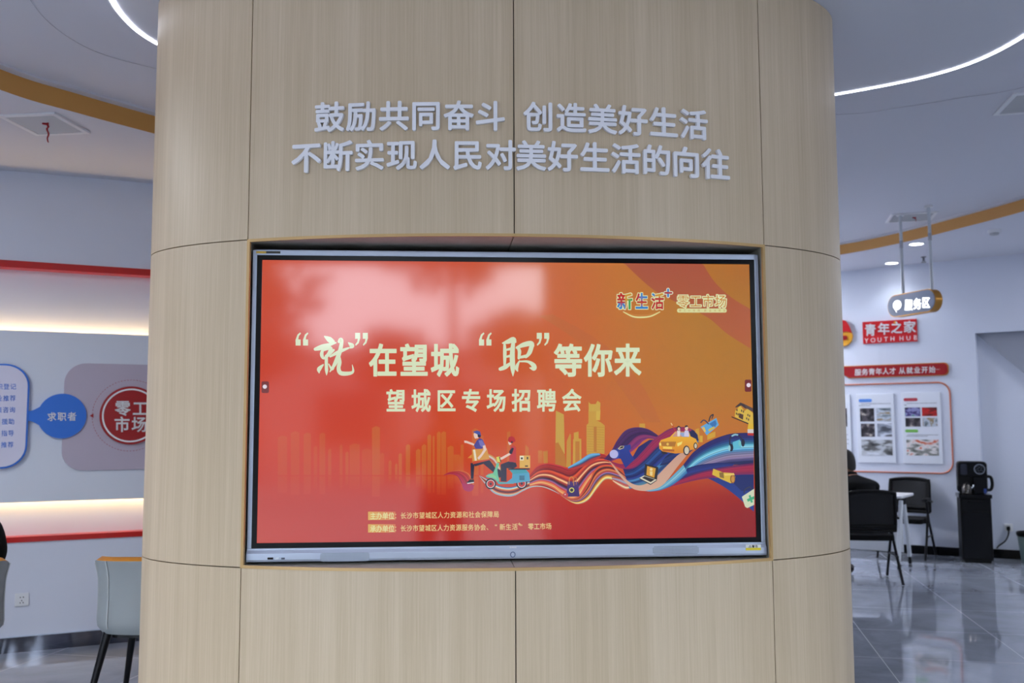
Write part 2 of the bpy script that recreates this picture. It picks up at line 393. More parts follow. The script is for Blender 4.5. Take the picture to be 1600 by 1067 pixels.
o = struct(mb.build('trim_6', mat('soffit_shade_grey', (148, 152, 164), .6))); o.location = tuple(RW.o); o.rotation_euler = (0, 0, RW.a)  # soffit shade put into the colour: greyer than the wall paint
# far return, sides and the glazed street front behind the camera
p = LW.at(4.0, .15); q = RW.at(-6.2, .1)
struct(MB().prism([(p[0]-.1, p[1], 0), (p[0]+.1, p[1], 0), (p[0]+.1, 11.6, 0), (p[0]-.1, 11.6, 0)], (0, 0, 3.8)).build('wall_back', M_paint))
struct(MB().box(-10.3, -10.1, -6.1, 3, 0, 3.8).build('wall_side', M_paint))
struct(MB().box(10.1, 10.3, -6.1, 6, 0, 3.8).build('wall_end', M_paint))
WZ0, WZ1 = .06, 3.12
PW = 3.6
WINS = ((-6.446, 2), (2.95, 1))                 # left edge, panes: mirrored shop window, then one added to light the right side
(WA, na), (WB, nb) = WINS; WA1, WB1 = WA+PW*na, WB+PW*nb
mb = MB()
for p0, p1 in ((-10.3, WA), (WA1, WB), (WB1, 10.3)): mb.box(p0, p1, -6.1, -5.9, 0, 3.8)
for p0, p1 in ((WA, WA1), (WB, WB1)): mb.box(p0, p1, -6.1, -5.9, 0, WZ0).box(p0, p1, -6.1, -5.9, WZ1, 3.8)
struct(mb.build('wall_front', M_paint))
def glass_mat():
    M = bpy.data.materials.new('clear_glass'); M.use_nodes = True; n = M.node_tree.nodes; n.clear(); l = M.node_tree.links
    o = n.new('ShaderNodeOutputMaterial'); t = n.new('ShaderNodeBsdfTransparent'); g = n.new('ShaderNodeBsdfGlossy'); x = n.new('ShaderNodeMixShader')
    g.inputs['Roughness'].default_value = .02; x.inputs[0].default_value = .06; t.inputs[0].default_value = (.96, .98, .98, 1)
    l.new(t.outputs[0], x.inputs[1]); l.new(g.outputs[0], x.inputs[2]); l.new(x.outputs[0], o.inputs[0]); return M
M_glass = glass_mat()
for w_, (wx, nw) in enumerate(WINS):
    win = bpy.data.objects.new('window_%d' % (w_+1), None); COL.objects.link(win); struct(win); win.location = (0, -6.0, 0); mb = MB()
    for k in range(nw+1): mb.box(wx+PW*k-.03, wx+PW*k+.03, -.04, .04, WZ0, WZ1)
    for z in (WZ0+.03, WZ1-.03): mb.box(wx, wx+PW*nw, -.035, .035, z-.03, z+.03)
    mb.build('window_frame', M_blackmetal, win)
    for k in range(nw): MB().box(wx+PW*k+.03, wx+PW*(k+1)-.03, -.004, .004, WZ0+.06, WZ1-.06).build('pane', M_glass, win)
# the street outside, mirrored in the screen: paving and roadside trees
struct(MB().box(-40, 40, -60, -6.12, -.06, .004).build('pavement', mat('street_paving', (104, 104, 106), .8, noise=.1, nscale=(2, 2, 2))))
M_leaf = mat('leaf_green', (50, 64, 46), .6, noise=.4, nscale=(6, 6, 6)); M_bark = mat('bark', (60, 52, 46), .9)
def tree(x, y, h, cr_, label, n=900, sd=1):
    rg = random.Random(sd); t = thing('street_tree', (x, y, 0), 0, label, 'tree', 'street trees outside the window')
    MB().tube([(0, 0, 0), (.05, 0, h*.3), (0, .06, h*.55), (.03, 0, h*.8)], [.14, .11, .08, .03]).build('trunk', M_bark, t)
    mb = MB()
    for _ in range(n):
        a, b = rg.uniform(0, 6.283), rg.uniform(-1, 1); q = (1-b*b)**.5; rr = cr_*rg.uniform(.45, 1)*(1+.25*math.sin(3*a+sd)*q)
        c_ = Vector((rr*q*math.cos(a), rr*q*math.sin(a), h*.68+rr*b*.75))
        u = Vector((rg.gauss(0, 1), rg.gauss(0, 1), rg.gauss(0, 1))).normalized(); w = u.orthogonal().normalized(); s = rg.uniform(.1, .22)
        mb.add([c_+u*s, c_+w*s*.6, c_-u*s, c_-w*s*.6], [(0, 1, 2, 3)])
    mb.build('foliage', M_leaf, t)

# ------------------------------------------------------------------ oval wooden pillar
RX, RY, AR, ZB, ZT = 1.4689, .6227, .7396, .9925, 2.2018
def ell(a, d=0.0):
    nx, ny = math.sin(a)/RX, -math.cos(a)/RY; k = math.hypot(nx, ny)
    return RX*math.sin(a)+d*nx/k, -RY*math.cos(a)+d*ny/k
def dsda(a): return math.hypot(RX*math.cos(a), RY*math.sin(a))
pil = bpy.data.objects.new('pillar', None); COL.objects.link(pil); struct(pil)
pil['label'] = 'oval pillar clad in light oak panels with a screen recess'; pil['category'] = 'pillar'
def curved(a0, a1, z0, z1, g=.002, t=.018, n=28):
    a0 += g/dsda(a0); a1 -= g/dsda(a1); z0 += g; z1 -= g
    A = [a0+(a1-a0)*i/n for i in range(n+1)]; mb = MB()
    F = [[(*ell(a), z) for a in A] for z in (z0, z1)]; B = [[(*ell(a, -t), z) for a in A] for z in (z0, z1)]
    mb.grid(F); mb.grid([B[1], B[0]]); mb.grid([F[1], B[1]], smooth=False); mb.grid([B[0], F[0]], smooth=False)
    mb.grid([[F[0][0], B[0][0]], [F[1][0], B[1][0]]], smooth=False); mb.grid([[B[0][-1], F[0][-1]], [B[1][-1], F[1][-1]]], smooth=False)
    return mb
A2 = 1.95
for z0, z1 in ((.0, ZB), (ZT, ZD)):
    for a0, a1 in ((-AR, 0), (0, AR)): curved(a0, a1, z0, z1).build('panel', M_wood, pil)
for z0, z1 in ((.0, ZB), (ZB, ZT), (ZT, ZD)):
    for a0, a1 in ((AR, A2), (A2, math.pi), (math.pi, 2*math.pi-A2), (2*math.pi-A2, 2*math.pi-AR)): curved(a0, a1, z0, z1).build('panel', M_wood, pil)
mb = MB()
def corering(a0, a1, z0, z1, n=60): mb.grid([[(*ell(a0+(a1-a0)*i/n, -.0175), z) for i in range(n+1)] for z in (z0, z1)])
corering(0, 2*math.pi, 0, ZB); corering(AR, 2*math.pi-AR, ZB, ZT); corering(0, 2*math.pi, ZT, ZD)
mb.build('core', M_core, pil)
# recess lining: two shelf boards, two head boards, two side boards, back board
YB = -.20
def slab(a0, a1, z0, z1):
    P = [ell(a0+(a1-a0)*i/16, -.004) for i in range(17)]; return MB().xy([*P, (P[-1][0], YB), (P[0][0], YB)], z0, z1)
for a0, a1 in ((-AR, -.0012), (.0012, AR)):
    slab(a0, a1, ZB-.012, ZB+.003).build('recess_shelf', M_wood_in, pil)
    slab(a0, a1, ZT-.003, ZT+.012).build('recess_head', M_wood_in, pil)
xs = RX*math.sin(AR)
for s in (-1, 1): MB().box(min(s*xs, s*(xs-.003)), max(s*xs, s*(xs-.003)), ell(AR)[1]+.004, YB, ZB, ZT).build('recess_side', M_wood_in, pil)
MB().box(-xs, xs, YB, YB+.012, ZB, ZT).build('recess_back', M_core, pil)
for z0, z1 in ((ZB-.002, ZB+.009), (ZT-.009, ZT+.002)):
    mb = MB(); n = 40; A = [-AR+2*AR*i/n for i in range(n+1)]
    f0 = [(*ell(a, .002), z0) for a in A]; f1 = [(*ell(a, .002), z1) for a in A]; b0 = [(*ell(a, -.006), z0) for a in A]; b1 = [(*ell(a, -.006), z1) for a in A]
    mb.grid([f0, f1]); mb.grid([f1, b1], smooth=False); mb.grid([b0, f0], smooth=False); mb.build('edge_trim', M_gold_edge, pil)
for s in (-1, 1):
    a = AR*s; w = .009/dsda(AR); x_o, y_o = ell(a+s*.002, .002); x_i, y_i = ell(a-s*w, .002); xb, yb_ = ell(a-s*w, -.008); xa, ya = ell(a+s*.002, -.008)
    MB().xy([(x_o, y_o), (x_i, y_i), (xb, yb_), (xa, ya)], ZB-.002, ZT+.002).build('edge_trim', M_gold_edge, pil)

# raised slogan lettering on the pillar
def on_ell(px, py):
    d = ray(px, py); A = d[0]**2/RX**2+d[1]**2/RY**2; B = 2*(CAM[0]*d[0]/RX**2+CAM[1]*d[1]/RY**2); Cc = CAM[0]**2/RX**2+CAM[1]**2/RY**2-1
    t = (-B-math.sqrt(B*B-4*A*Cc))/(2*A); p = CAM+d*t; return p, math.atan2(p[0]/RX, -p[1]/RY)
def slogan(items, em_w, em_h, label):
    zz = [on_ell(cx, cy)[0][2] for _, cx, cy in items]; z = sum(zz)/len(zz)
    root = thing('slogan_lettering', (0, ell(0)[1], z), 0, label, 'sign')
    for (ch, cx, cy), zq in zip(items, zz):
        p, a = on_ell(cx, cy); ang = math.atan2(RY*math.sin(a), RX*math.cos(a)); x, y = ell(a, .002)
        dist = np.linalg.norm(p-CAM)/FPX*.985; w = em_w*dist*(1/math.cos(math.atan2(p[0]-CAM[0], p[1]-CAM[1])-ang) if False else 1); h = em_h*dist
        v, f, eb = glyph(ch, -.012); r = .0335*h; T = .013; mb = MB(); rg = random.Random(3)
        P = [((u-.5)*w, (q-.38)*h) for u, q in v]
        mb.add([(u, -T, q) for u, q in P], f)
        used = set()
        for i, j in eb:
            (ax, az), (bx, bz) = P[i], P[j]; L = math.hypot(bx-ax, bz-az)
            if L < 1e-6: continue
            nx, nz_ = -(bz-az)/L*r, (bx-ax)/L*r; e = -T+rg.uniform(0, 2e-4)
            mb.prism([(ax+nx, e, az+nz_), (ax-nx, e, az-nz_), (bx-nx, e, bz-nz_), (bx+nx, e, bz+nz_)], (0, T, 0))
            for k in (i, j):
                if k not in used:
                    used.add(k); e = -T+rg.uniform(0, 2e-4)
                    mb.prism([(P[k][0]+r*math.cos(q*.628), e, P[k][1]-r*math.sin(q*.628)) for q in range(10)], (0, T, 0))
        o = mb.build('character', M_white, root); o.location = (x, y-ell(0)[1], zq*.5+z*.5-z); o.rotation_euler = (0, 0, ang)
    return root
slogan([('鼓', 516.5, 183), ('励', 566, 182.6), ('共', 616.4, 182.6), ('同', 666.2, 182.6), ('奋', 717, 183), ('斗', 765.9, 183.6), ('创', 841, 184.8),
        ('造', 891.5, 186.3), ('美', 940, 188.3), ('好', 987.5, 190), ('生', 1035, 192), ('活', 1081.8, 194.2)], 48.5, 48.5, 'upper line of raised white letters on the pillar, ending in 美好生活')
slogan([('不', 480.5, 246.3), ('断', 529, 244.8), ('实', 578.4, 243.8), ('现', 628.6, 243.6), ('人', 679.6, 243.6), ('民', 730.8, 244.2), ('对', 782, 244.6), ('美', 829.4, 245.4),
        ('好', 878.5, 246.5), ('生', 928, 247.6), ('活', 976.3, 249.2), ('的', 1024, 251.5), ('向', 1069.8, 254), ('往', 1116, 256.3)], 49.5, 49.5, 'lower line of raised white letters on the pillar, beginning 不断实现人民')

# ------------------------------------------------------------------ interactive display in the recess
TF = Fr(0, -.420, 0)
TZ = 1.589
tv = thing('interactive_display', (0, -.420, TZ), 0, 'large wide screen in a silver frame showing an orange recruitment poster, set into the pillar', 'screen')
hw, hh = .9785, .58215
def T(x, y, ly=0.0): a, b = TF.px(x, y, ly); return a, b-TZ
bx0, bz1 = T(401.9, 398.4); bx1 = -bx0; bz0 = T(395.2, 857.0)[1]
sx0, sz1 = T(409.7, 405.9); sx1 = -sx0; sz0 = T(404.7, 848.6)[1]
MB().box(-hw+.004, hw-.004, .012, .085, -hh+.004, hh-.004).build('back_housing', M_black, tv, bevel=.004)
def ringmb(o, i, y0, y1):
    mb = MB(); (a0, a1, c0, c1), (b0, b1, d0, d1) = o, i
    mb.box(a0, b0, y0, y1, c0, c1).box(b1, a1, y0, y1, c0, c1).box(b0, b1, y0, y1, d1, c1)
    if c0 < d0: mb.box(b0, b1, y0, y1, c0, d0)
    return mb
ringmb((-hw, hw, bz0, hh), (bx0, bx1, bz0, bz1), -.002, .03).build('frame', M_silver, tv, bevel=.002)
zl = bz0-.010
mb = MB(); P = [(-.002, bz0), (-.002, bz0-.006), (-.010, bz0-.016), (-.012, bz0-.018), (-.012, -hh+.008), (-.008, -hh), (.03, -hh), (.03, bz0)]
mb.prism([(-hw, y, z) for y, z in P], (2*hw, 0, 0)); mb.build('speaker_bar', M_silver, tv, bevel=.0012)
ringmb((bx0, bx1, bz0, bz1), (sx0, sx1, sz0, sz1), .001, .02).build('bezel', M_blackgloss, tv)
def lerp(a, b, t): return tuple(a[i]+(b[i]-a[i])*t for i in range(len(a)))
# screen: gradient of the shown picture
BGX = [405, 560, 720, 860, 960, 1080, 1180]
BGY = [405, 500, 600, 690, 743, 790, 850]
BG = [[(207, 78, 44), (206, 72, 40), (207, 78, 40), (204, 104, 44), (200, 118, 36), (188, 118, 30), (178, 106, 18)],
      [(208, 72, 44), (208, 68, 38), (208, 76, 36), (208, 100, 40), (200, 116, 36), (186, 124, 34), (178, 120, 26)],
      [(208, 66, 40), (209, 62, 34), (210, 72, 32), (208, 96, 38), (200, 112, 34), (190, 124, 32), (184, 122, 26)],
      [(210, 66, 38), (210, 66, 32), (210, 76, 32), (209, 92, 34), (206, 108, 36), (202, 118, 34), (194, 112, 22)],
      [(204, 60, 36), (205, 58, 30), (208, 68, 30), (208, 80, 30), (206, 88, 30), (198, 90, 20), (186, 78, 14)],
      [(194, 50, 24), (192, 44, 20), (192, 44, 18), (190, 42, 14), (180, 38, 10), (170, 34, 8), (152, 28, 8)],
      [(198, 54, 26), (190, 40, 20), (184, 34, 16), (178, 30, 10), (168, 26, 8), (158, 22, 8), (144, 20, 8)]]
def bgcol(x, y):
    def loc(L, v):
        for i in range(len(L)-1):
            if v <= L[i+1] or i == len(L)-2: return i, min(1, max(0, (v-L[i])/(L[i+1]-L[i])))
    i, u = loc(BGX, x); j, w = loc(BGY, y); s = lambda t: t*t*(3-2*t)
    return lin(lerp(lerp(BG[j][i], BG[j][i+1], u), lerp(BG[j+1][i], BG[j+1][i+1], u), w))
mb = MB(); rows = []; cols = []; NX, NY = 60, 34
for j in range(NY+1):
    r = []; c = []
    for i in range(NX+1):
        x = sx0+(sx1-sx0)*i/NX; z = sz0+(sz1-sz0)*j/NY
        r.append((x, .004, z)); c.append(bgcol(407+(1176-407)*i/NX, 849-(849-407)*j/NY))
    rows.append(r); cols.append(c)
mb.grid(rows, col=cols); screen = mb.build('screen', M_screen, tv, vcol=True)
LY = [.0038]
def nl(): LY[0] -= .000004; return LY[0]
RGS = random.Random(11)
class Art(MB):
    def poly(s, pts, c, c2=None, vert=True):
        y = nl(); P = [T(a, b) for a, b in pts]
        P = [(min(max(p[0], sx0), sx1), y, min(max(p[1], sz0), sz1)) for p in P]
        if c2:
            k = [p[1] if vert else p[0] for p in pts]; lo, hi = min(k), max(k)
            col = [lerp(lin(c), lin(c2), (q-lo)/(hi-lo+1e-9)) for q in k]
        else: col = [lin(c)]*len(P)
        s.add(P, [list(range(len(P)))], 0, col); return s
    def rect(s, x0, y0, x1, y1, c, c2=None): return s.poly([(x0, y0), (x1, y0), (x1, y1), (x0, y1)], c, c2)
    def disc(s, cx, cy, r, c, ry=None): return s.poly(circ(cx, cy, r, 22, ry), c)
    def stroke(s, pts, ws, c, n=6):
        if len(pts) > 2: q = catmull([(*p, w) for p, w in zip(pts, ws)], n)
        else: q = [(*p, w) for p, w in zip(pts, ws)]
        y = nl(); L = []; Rr = []
        for i in range(len(q)):
            a, b = q[max(i-1, 0)], q[min(i+1, len(q)-1)]; dx, dy = b[0]-a[0], b[1]-a[1]; k = math.hypot(dx, dy) or 1; w = q[i][2]/2
            L.append((q[i][0]-dy/k*w, q[i][1]+dx/k*w)); Rr.append((q[i][0]+dy/k*w, q[i][1]-dx/k*w))
        tr = lambda p: (min(max(T(*p)[0], sx0), sx1), y, min(max(T(*p)[1], sz0), sz1))
        s.grid([[tr(p) for p in L], [tr(p) for p in Rr]], col=[[lin(c)]*len(L)]*2)
        for e in (q[0], q[-1]):
            if e[2] > .8: y2 = nl(); s.add([(T(*p)[0], y2, T(*p)[1]) for p in circ(e[0], e[1], e[2]/2, 10)], [list(range(10))], 0, lin(c))
        return s
    def line(s, pts, w, c): 
        for a, b in zip(pts, pts[1:]): s.stroke([a, b], [w, w], c)
        return s
    def ribbon(s, up, lo, stops, n=10, m=44):
        """band between two boundaries; stops: [(t, colour)...] across, with fine streaks"""
        U = catmull(up, n); L = catmull(lo, n); k = 70
        def res(Q):
            Q = np.array(Q); d = np.r_[0, np.cumsum(np.hypot(*np.diff(Q, axis=0).T))]; t = np.linspace(0, d[-1], k)
            return np.c_[np.interp(t, d, Q[:, 0]), np.interp(t, d, Q[:, 1])]
        U, L = res(U), res(L); y = nl(); rows = []; cols = []
        for j in range(m+1):
            t = j/m; c = stops[-1][1]
            for (t0, c0), (t1, c1) in zip(stops, stops[1:]):
                if t0 <= t <= t1: c = lerp(c0, c1, (t-t0)/(t1-t0+1e-9)); break
            P = U*(1-t)+L*t; g = .72+.42*RGS.random(); c = tuple(min(255, q*g) for q in c)
            rows.append([(min(max(T(*p)[0], sx0), sx1), y, min(max(T(*p)[1], sz0), sz1)) for p in P]); cols.append([lin(c)]*k)
        s.grid(rows, col=cols); return s
    def done(s, name, parent=None): return s.build(name, M_screen, parent or screen, vcol=True)
def crop(ox, oy, s): return lambda *P: [(ox+x/s, oy+y/s) for x, y in P]
cA = crop(690, 620, 3.2); cB = crop(690, 650, 7.624); cC = crop(850, 640, 6.67); cD = crop(1000, 620, 5.926); cE = crop(400, 640, 4.444); cS = crop(370, 370, 1.9048)

# swooping bands behind the picture
art = Art()
art.poly(cS(*catmull([(1150, 74), (1195, 118), (1245, 160), (1300, 190), (1400, 238), (1460, 288), (1530, 332)], 4), *catmull([(1530, 215), (1470, 178), (1420, 130), (1385, 74)], 4)), (174, 84, 50), (184, 98, 48))
art.poly(cS(*catmull([(900, 235), (1000, 300), (1090, 385), (1150, 460), (1215, 552)], 5), *catmull([(1262, 552), (1215, 455), (1140, 360), (1050, 290), (940, 230)], 5)), (200, 104, 44), (196, 110, 40))
art.done('swoosh_graphic')
art = Art()
GOLD = (204, 156, 58)
def mixbg(x, y, c, t):
    b = bgcol(x, y); inv = lambda u: 255*(12.92*u if u <= .0031308 else 1.055*u**(1/2.4)-.055); return tuple(inv(b[i])*(1-t)+c[i]*t for i in range(3))
for a, t, b, o in [(150, 170, 215, .16), (240, 140, 300, .16), (330, 150, 380, .2), (400, 250, 425, .15), (440, 150, 480, .22), (500, 270, 522, .22), (580, 240, 600, .2), (620, 290, 642, .25), (650, 225, 720, .2), (735, 260, 800, .14),
                   (805, 105, 860, .34), (860, 290, 890, .16), (920, 350, 940, .3), (965, 372, 982, .35), (990, 300, 1012, .38), (1040, 230, 1070, .42), (1110, 262, 1142, .4), (1150, 230, 1182, .4), (1190, 170, 1216, .44),
                   (1226, 178, 1240, .4), (1256, 150, 1282, .42), (1286, 140, 1320, .38), (1330, 240, 1372, .36), (1376, 310, 1420, .36), (1422, 240, 1442, .38), (1500, 120, 1545, .36), (1560, 175, 1580, .3)]:
    (x0, y0), (x1, y1) = cE((a, t), (b, 455))
    if (b-a) > 26: y0 += 2
    art.poly([(x0, y0+3), ((x0+x1)/2, y0), (x1, y0+2), (x1, y1), (x0, y1)], mixbg(x0, y0, GOLD, o), mixbg(x0, y1, GOLD, o*.75))
    art.rect(x0, 744, x1, 744+.42*(y1-y0), mixbg(x0, 744, GOLD, o*.55), mixbg(x0, 760, GOLD, .02))
art.done('skyline_graphic'); art = Art()
for pts, o in [([(780, 190), (820, 180), (820, 640), (780, 640)], .35), ([(1000, 340), (1040, 380), (1040, 600), (990, 600)], .45), ([(1150, 410), (1200, 410), (1200, 560), (1150, 560)], .5), ([(1205, 420), (1265, 410), (1255, 560), (1205, 560)], .5), ([(230, 340), (262, 340), (262, 640), (215, 640)], .35), ([(145, 460), (215, 460), (215, 640), (145, 640)], .3)]:
    P = cB(*pts); art.poly(P, mixbg(P[0][0], P[0][1], GOLD, o), mixbg(P[0][0], 730, GOLD, o*.6))
art.done('skyline_graphic'); art = Art()
for pts, c in [([(125, 10), (208, 50), (218, 460), (118, 560)], (204, 164, 70)), ([(0, 440), (40, 432), (40, 560), (0, 560)], (198, 128, 44)), ([(118, 350), (150, 340), (222, 480), (232, 600), (118, 600)], (192, 122, 40)),
               ([(238, 330), (270, 250), (282, 260), (282, 600), (232, 600)], (200, 148, 54)), ([(312, 240), (362, 228), (362, 300), (390, 305), (392, 600), (300, 600), (305, 310), (312, 305)], (208, 160, 58)), ([(328, 330), (372, 330), (372, 600), (328, 600)], (196, 124, 42)),
               ([(465, 0), (545, 0), (545, 110), (590, 130), (635, 165), (632, 460), (445, 470), (445, 160), (465, 140)], (206, 158, 58)), ([(545, 0), (590, 0), (585, 110), (545, 110)], (214, 178, 72)), ([(520, 175), (550, 175), (550, 440), (520, 440)], (192, 122, 42)),
               ([(995, 145), (1055, 145), (1055, 200), (995, 200)], (206, 158, 50))]: art.poly(cC(*pts), c)
for k in range(11): art.line(cC((450, 175+26*k), (630, 185+26*k)), .5, (186, 132, 46))
art.done('tower_graphic'); art = Art()
P = crop(730, 500, 5.333)((1012, 680), (1030, 700), (1072, 700), (1086, 672), (1112, 690), (1108, 760), (1014, 760)); art.poly(P, (208, 168, 66))
art.poly(cD((515, 300), (550, 290), (552, 420), (515, 420)), (212, 160, 46)); art.poly(cD((555, 360), (582, 360), (582, 420), (555, 420)), (216, 172, 52)); art.poly(cD((625, 350), (700, 320), (700, 370), (625, 400)), (214, 164, 48))
art.done('skyline_graphic')

# flowing ribbons
art = Art()
art.ribbon(cB((25, 700), (100, 660), (220, 650), (320, 685), (372, 780), (388, 850)), cB((25, 705), (110, 695), (185, 715), (235, 800), (260, 870), (300, 895)), [(0, (226, 140, 66)), (.15, (200, 58, 50)), (.6, (190, 46, 66)), (1, (176, 40, 84))])
art.poly(cB(*catmull([(388, 820), (372, 880), (320, 900), (262, 872), (240, 800)], 5)), (176, 42, 92))
ST = [(0, (206, 52, 40)), (.1, (232, 96, 48)), (.2, (170, 28, 34)), (.3, (60, 16, 28)), (.38, (220, 70, 40)), (.5, (238, 190, 150)), (.58, (196, 40, 36)), (.68, (40, 20, 36)), (.76, (236, 140, 52)), (.86, (248, 226, 180)), (.93, (96, 150, 210)), (1, (34, 40, 70))]
# swirl below the scooter
art.ribbon(cA((188, 394), (230, 412), (280, 442), (340, 452), (400, 436), (450, 420), (500, 430), (560, 450), (600, 490)), cA((188, 396), (215, 432), (262, 482), (320, 498), (365, 494), (410, 470), (455, 452), (505, 452), (560, 472), (600, 492)),
           [(0, (40, 60, 110)), (.12, (120, 190, 230)), (.22, (246, 236, 200)), (.34, (226, 120, 50)), (.46, (180, 36, 44)), (.56, (44, 24, 44)), (.66, (210, 70, 44)), (.8, (238, 200, 150)), (.92, (120, 180, 220)), (1, (210, 190, 190))])
art.ribbon(cA((235, 285), (262, 300), (285, 330), (300, 370)), cA((240, 320), (262, 340), (280, 380), (292, 420)), [(0, (238, 160, 60)), (.4, (220, 220, 225)), (.6, (190, 60, 50)), (1, (230, 130, 50))])
art.ribbon(cA((440, 392), (478, 348), (528, 332), (590, 342), (640, 356), (690, 322), (735, 290), (780, 281), (822, 292), (850, 318)), cA((440, 448), (500, 440), (560, 462), (600, 494), (650, 520), (690, 505), (720, 455), (755, 405), (800, 372), (850, 345)),
           [(0, (206, 40, 44)), (.16, (206, 52, 40)), (.24, (120, 20, 30)), (.3, (226, 92, 44)), (.4, (200, 44, 38)), (.48, (250, 214, 150)), (.54, (210, 60, 40)), (.62, (46, 18, 34)), (.7, (150, 110, 170)), (.76, (206, 56, 42)), (.86, (240, 190, 110)), (1, (190, 40, 36))])
art.ribbon(cA((632, 352), (690, 318), (740, 286), (790, 282)), cA((634, 366), (700, 352), (760, 322), (800, 300)), [(0, (120, 170, 220)), (.35, (96, 180, 222)), (.5, (60, 80, 130)), (.7, (180, 60, 60)), (1, (200, 60, 44))])
art.ribbon(cA((598, 488), (640, 512), (690, 500), (730, 440), (770, 360), (820, 338), (880, 352), (930, 400)), cA((596, 492), (650, 528), (690, 536), (735, 516), (780, 458), (820, 415), (870, 420), (930, 428)),
           [(0, (196, 44, 38)), (.12, (226, 110, 44)), (.2, (50, 24, 44)), (.28, (206, 70, 44)), (.38, (240, 170, 90)), (.46, (190, 36, 38)), (.56, (180, 160, 220)), (.62, (60, 50, 110)), (.7, (226, 120, 40)), (.84, (246, 214, 110)), (.94, (250, 236, 190)), (1, (220, 120, 50))])
art.ribbon(cA((850, 400), (890, 405), (930, 420), (960, 436)), cA((858, 425), (890, 450), (925, 466), (958, 452)), [(0, (200, 50, 40)), (.3, (160, 190, 220)), (.5, (190, 60, 50)), (.75, (240, 225, 180)), (1, (206, 60, 40))])
# purple loop, blue folds, magenta band
art.ribbon(cA((812, 312), (850, 268), (880, 215), (920, 168), (975, 152), (1035, 162), (1088, 196)), cA((850, 322), (905, 300), (950, 275), (985, 245), (1010, 220), (1045, 205), (1085, 208)), [(0, (92, 44, 110)), (.35, (66, 28, 84)), (.7, (50, 26, 88)), (.85, (120, 40, 110)), (1, (150, 50, 120))])
art.ribbon(cA((930, 240), (975, 198), (1020, 188), (1080, 200)), cA((950, 262), (990, 222), (1030, 208), (1080, 214)), [(0, (110, 36, 96)), (.5, (170, 60, 120)), (1, (100, 36, 110))])
art.poly(cA((985, 250), (1040, 215), (1090, 212), (1000, 330), (930, 345)), (34, 34, 92), (40, 40, 120))
art.ribbon(cA((905, 352), (950, 340), (1000, 290), (1060, 220), (1130, 165), (1200, 150), (1262, 168), (1286, 212)), cA((940, 460), (1000, 452), (1060, 440), (1120, 400), (1180, 340), (1230, 290), (1270, 250), (1287, 222)),
           [(0, (60, 30, 90)), (.2, (34, 38, 104)), (.36, (40, 90, 160)), (.44, (28, 40, 110)), (.56, (36, 50, 130)), (.66, (80, 150, 200)), (.76, (40, 70, 140)), (.9, (120, 180, 200)), (1, (60, 90, 150))])
art.ribbon(cA((838, 318), (900, 336), (960, 318), (1010, 268), (1070, 205), (1140, 163), (1205, 150), (1250, 160)), cA((870, 345), (915, 362), (965, 356), (1015, 318), (1075, 258), (1140, 205), (1200, 178), (1250, 176)), [(0, (140, 40, 100)), (.3, (168, 40, 84)), (.7, (156, 34, 76)), (1, (110, 34, 96))])
art.ribbon(cA((1120, 300), (1180, 262), (1240, 262), (1288, 225)), cA((1090, 345), (1150, 330), (1210, 300), (1262, 262)), [(0, (24, 26, 60)), (.5, (36, 60, 130)), (1, (24, 30, 80))])
# cyan-navy sweep on the right
art.ribbon(cA((1000, 470), (1100, 440), (1190, 362), (1262, 275), (1340, 222), (1430, 188), (1500, 180), (1562, 180)), cA((1030, 472), (1120, 458), (1220, 420), (1320, 372), (1420, 345), (1500, 338), (1562, 332)),
           [(0, (44, 34, 100)), (.14, (44, 40, 116)), (.24, (34, 74, 140)), (.36, (86, 186, 220)), (.46, (150, 210, 226)), (.54, (70, 150, 200)), (.62, (110, 120, 160)), (.74, (150, 130, 160)), (.84, (100, 90, 140)), (.92, (44, 50, 110)), (1, (40, 40, 96))])
art.ribbon(cA((1230, 356), (1290, 340), (1380, 330), (1470, 332)), cA((1180, 420), (1260, 396), (1350, 372), (1450, 350)), [(0, (28, 36, 100)), (.5, (44, 60, 140)), (1, (70, 40, 110))])
art.poly(cA(*catmull([(1320, 402), (1390, 404), (1470, 388), (1562, 384)], 5), (1562, 574), *catmull([(1530, 545), (1480, 500), (1420, 455), (1360, 420)], 5)), (34, 54, 130), (40, 70, 150))
art.poly(cA((1420, 392), (1500, 386), (1562, 384), (1562, 470), (1500, 470)), (26, 40, 104))
art.ribbon(cA((1100, 462), (1180, 420), (1280, 380), (1380, 356), (1480, 340), (1562, 330)), cA((1090, 466), (1180, 440), (1280, 416), (1380, 402), (1480, 390), (1562, 388)), [(0, (84, 34, 100)), (.3, (170, 34, 74)), (.6, (186, 38, 76)), (1, (120, 30, 90))])
art.poly(cA(*catmull([(838, 318), (870, 352), (905, 395), (950, 432), (1000, 442), (1060, 412), (1130, 342), (1190, 286), (1248, 262)], 5), *catmull([(1232, 286), (1180, 350), (1110, 440), (1060, 466), (1000, 470), (950, 455), (900, 405), (865, 360)], 5)), (206, 158, 136), (218, 176, 150))
art.ribbon(cA((1020, 470), (1090, 452), (1150, 400), (1210, 340)), cA((1040, 474), (1100, 466), (1170, 432), (1230, 380)), [(0, (90, 170, 210)), (.4, (150, 210, 226)), (1, (40, 110, 180))])
art.done('ribbon_graphic')

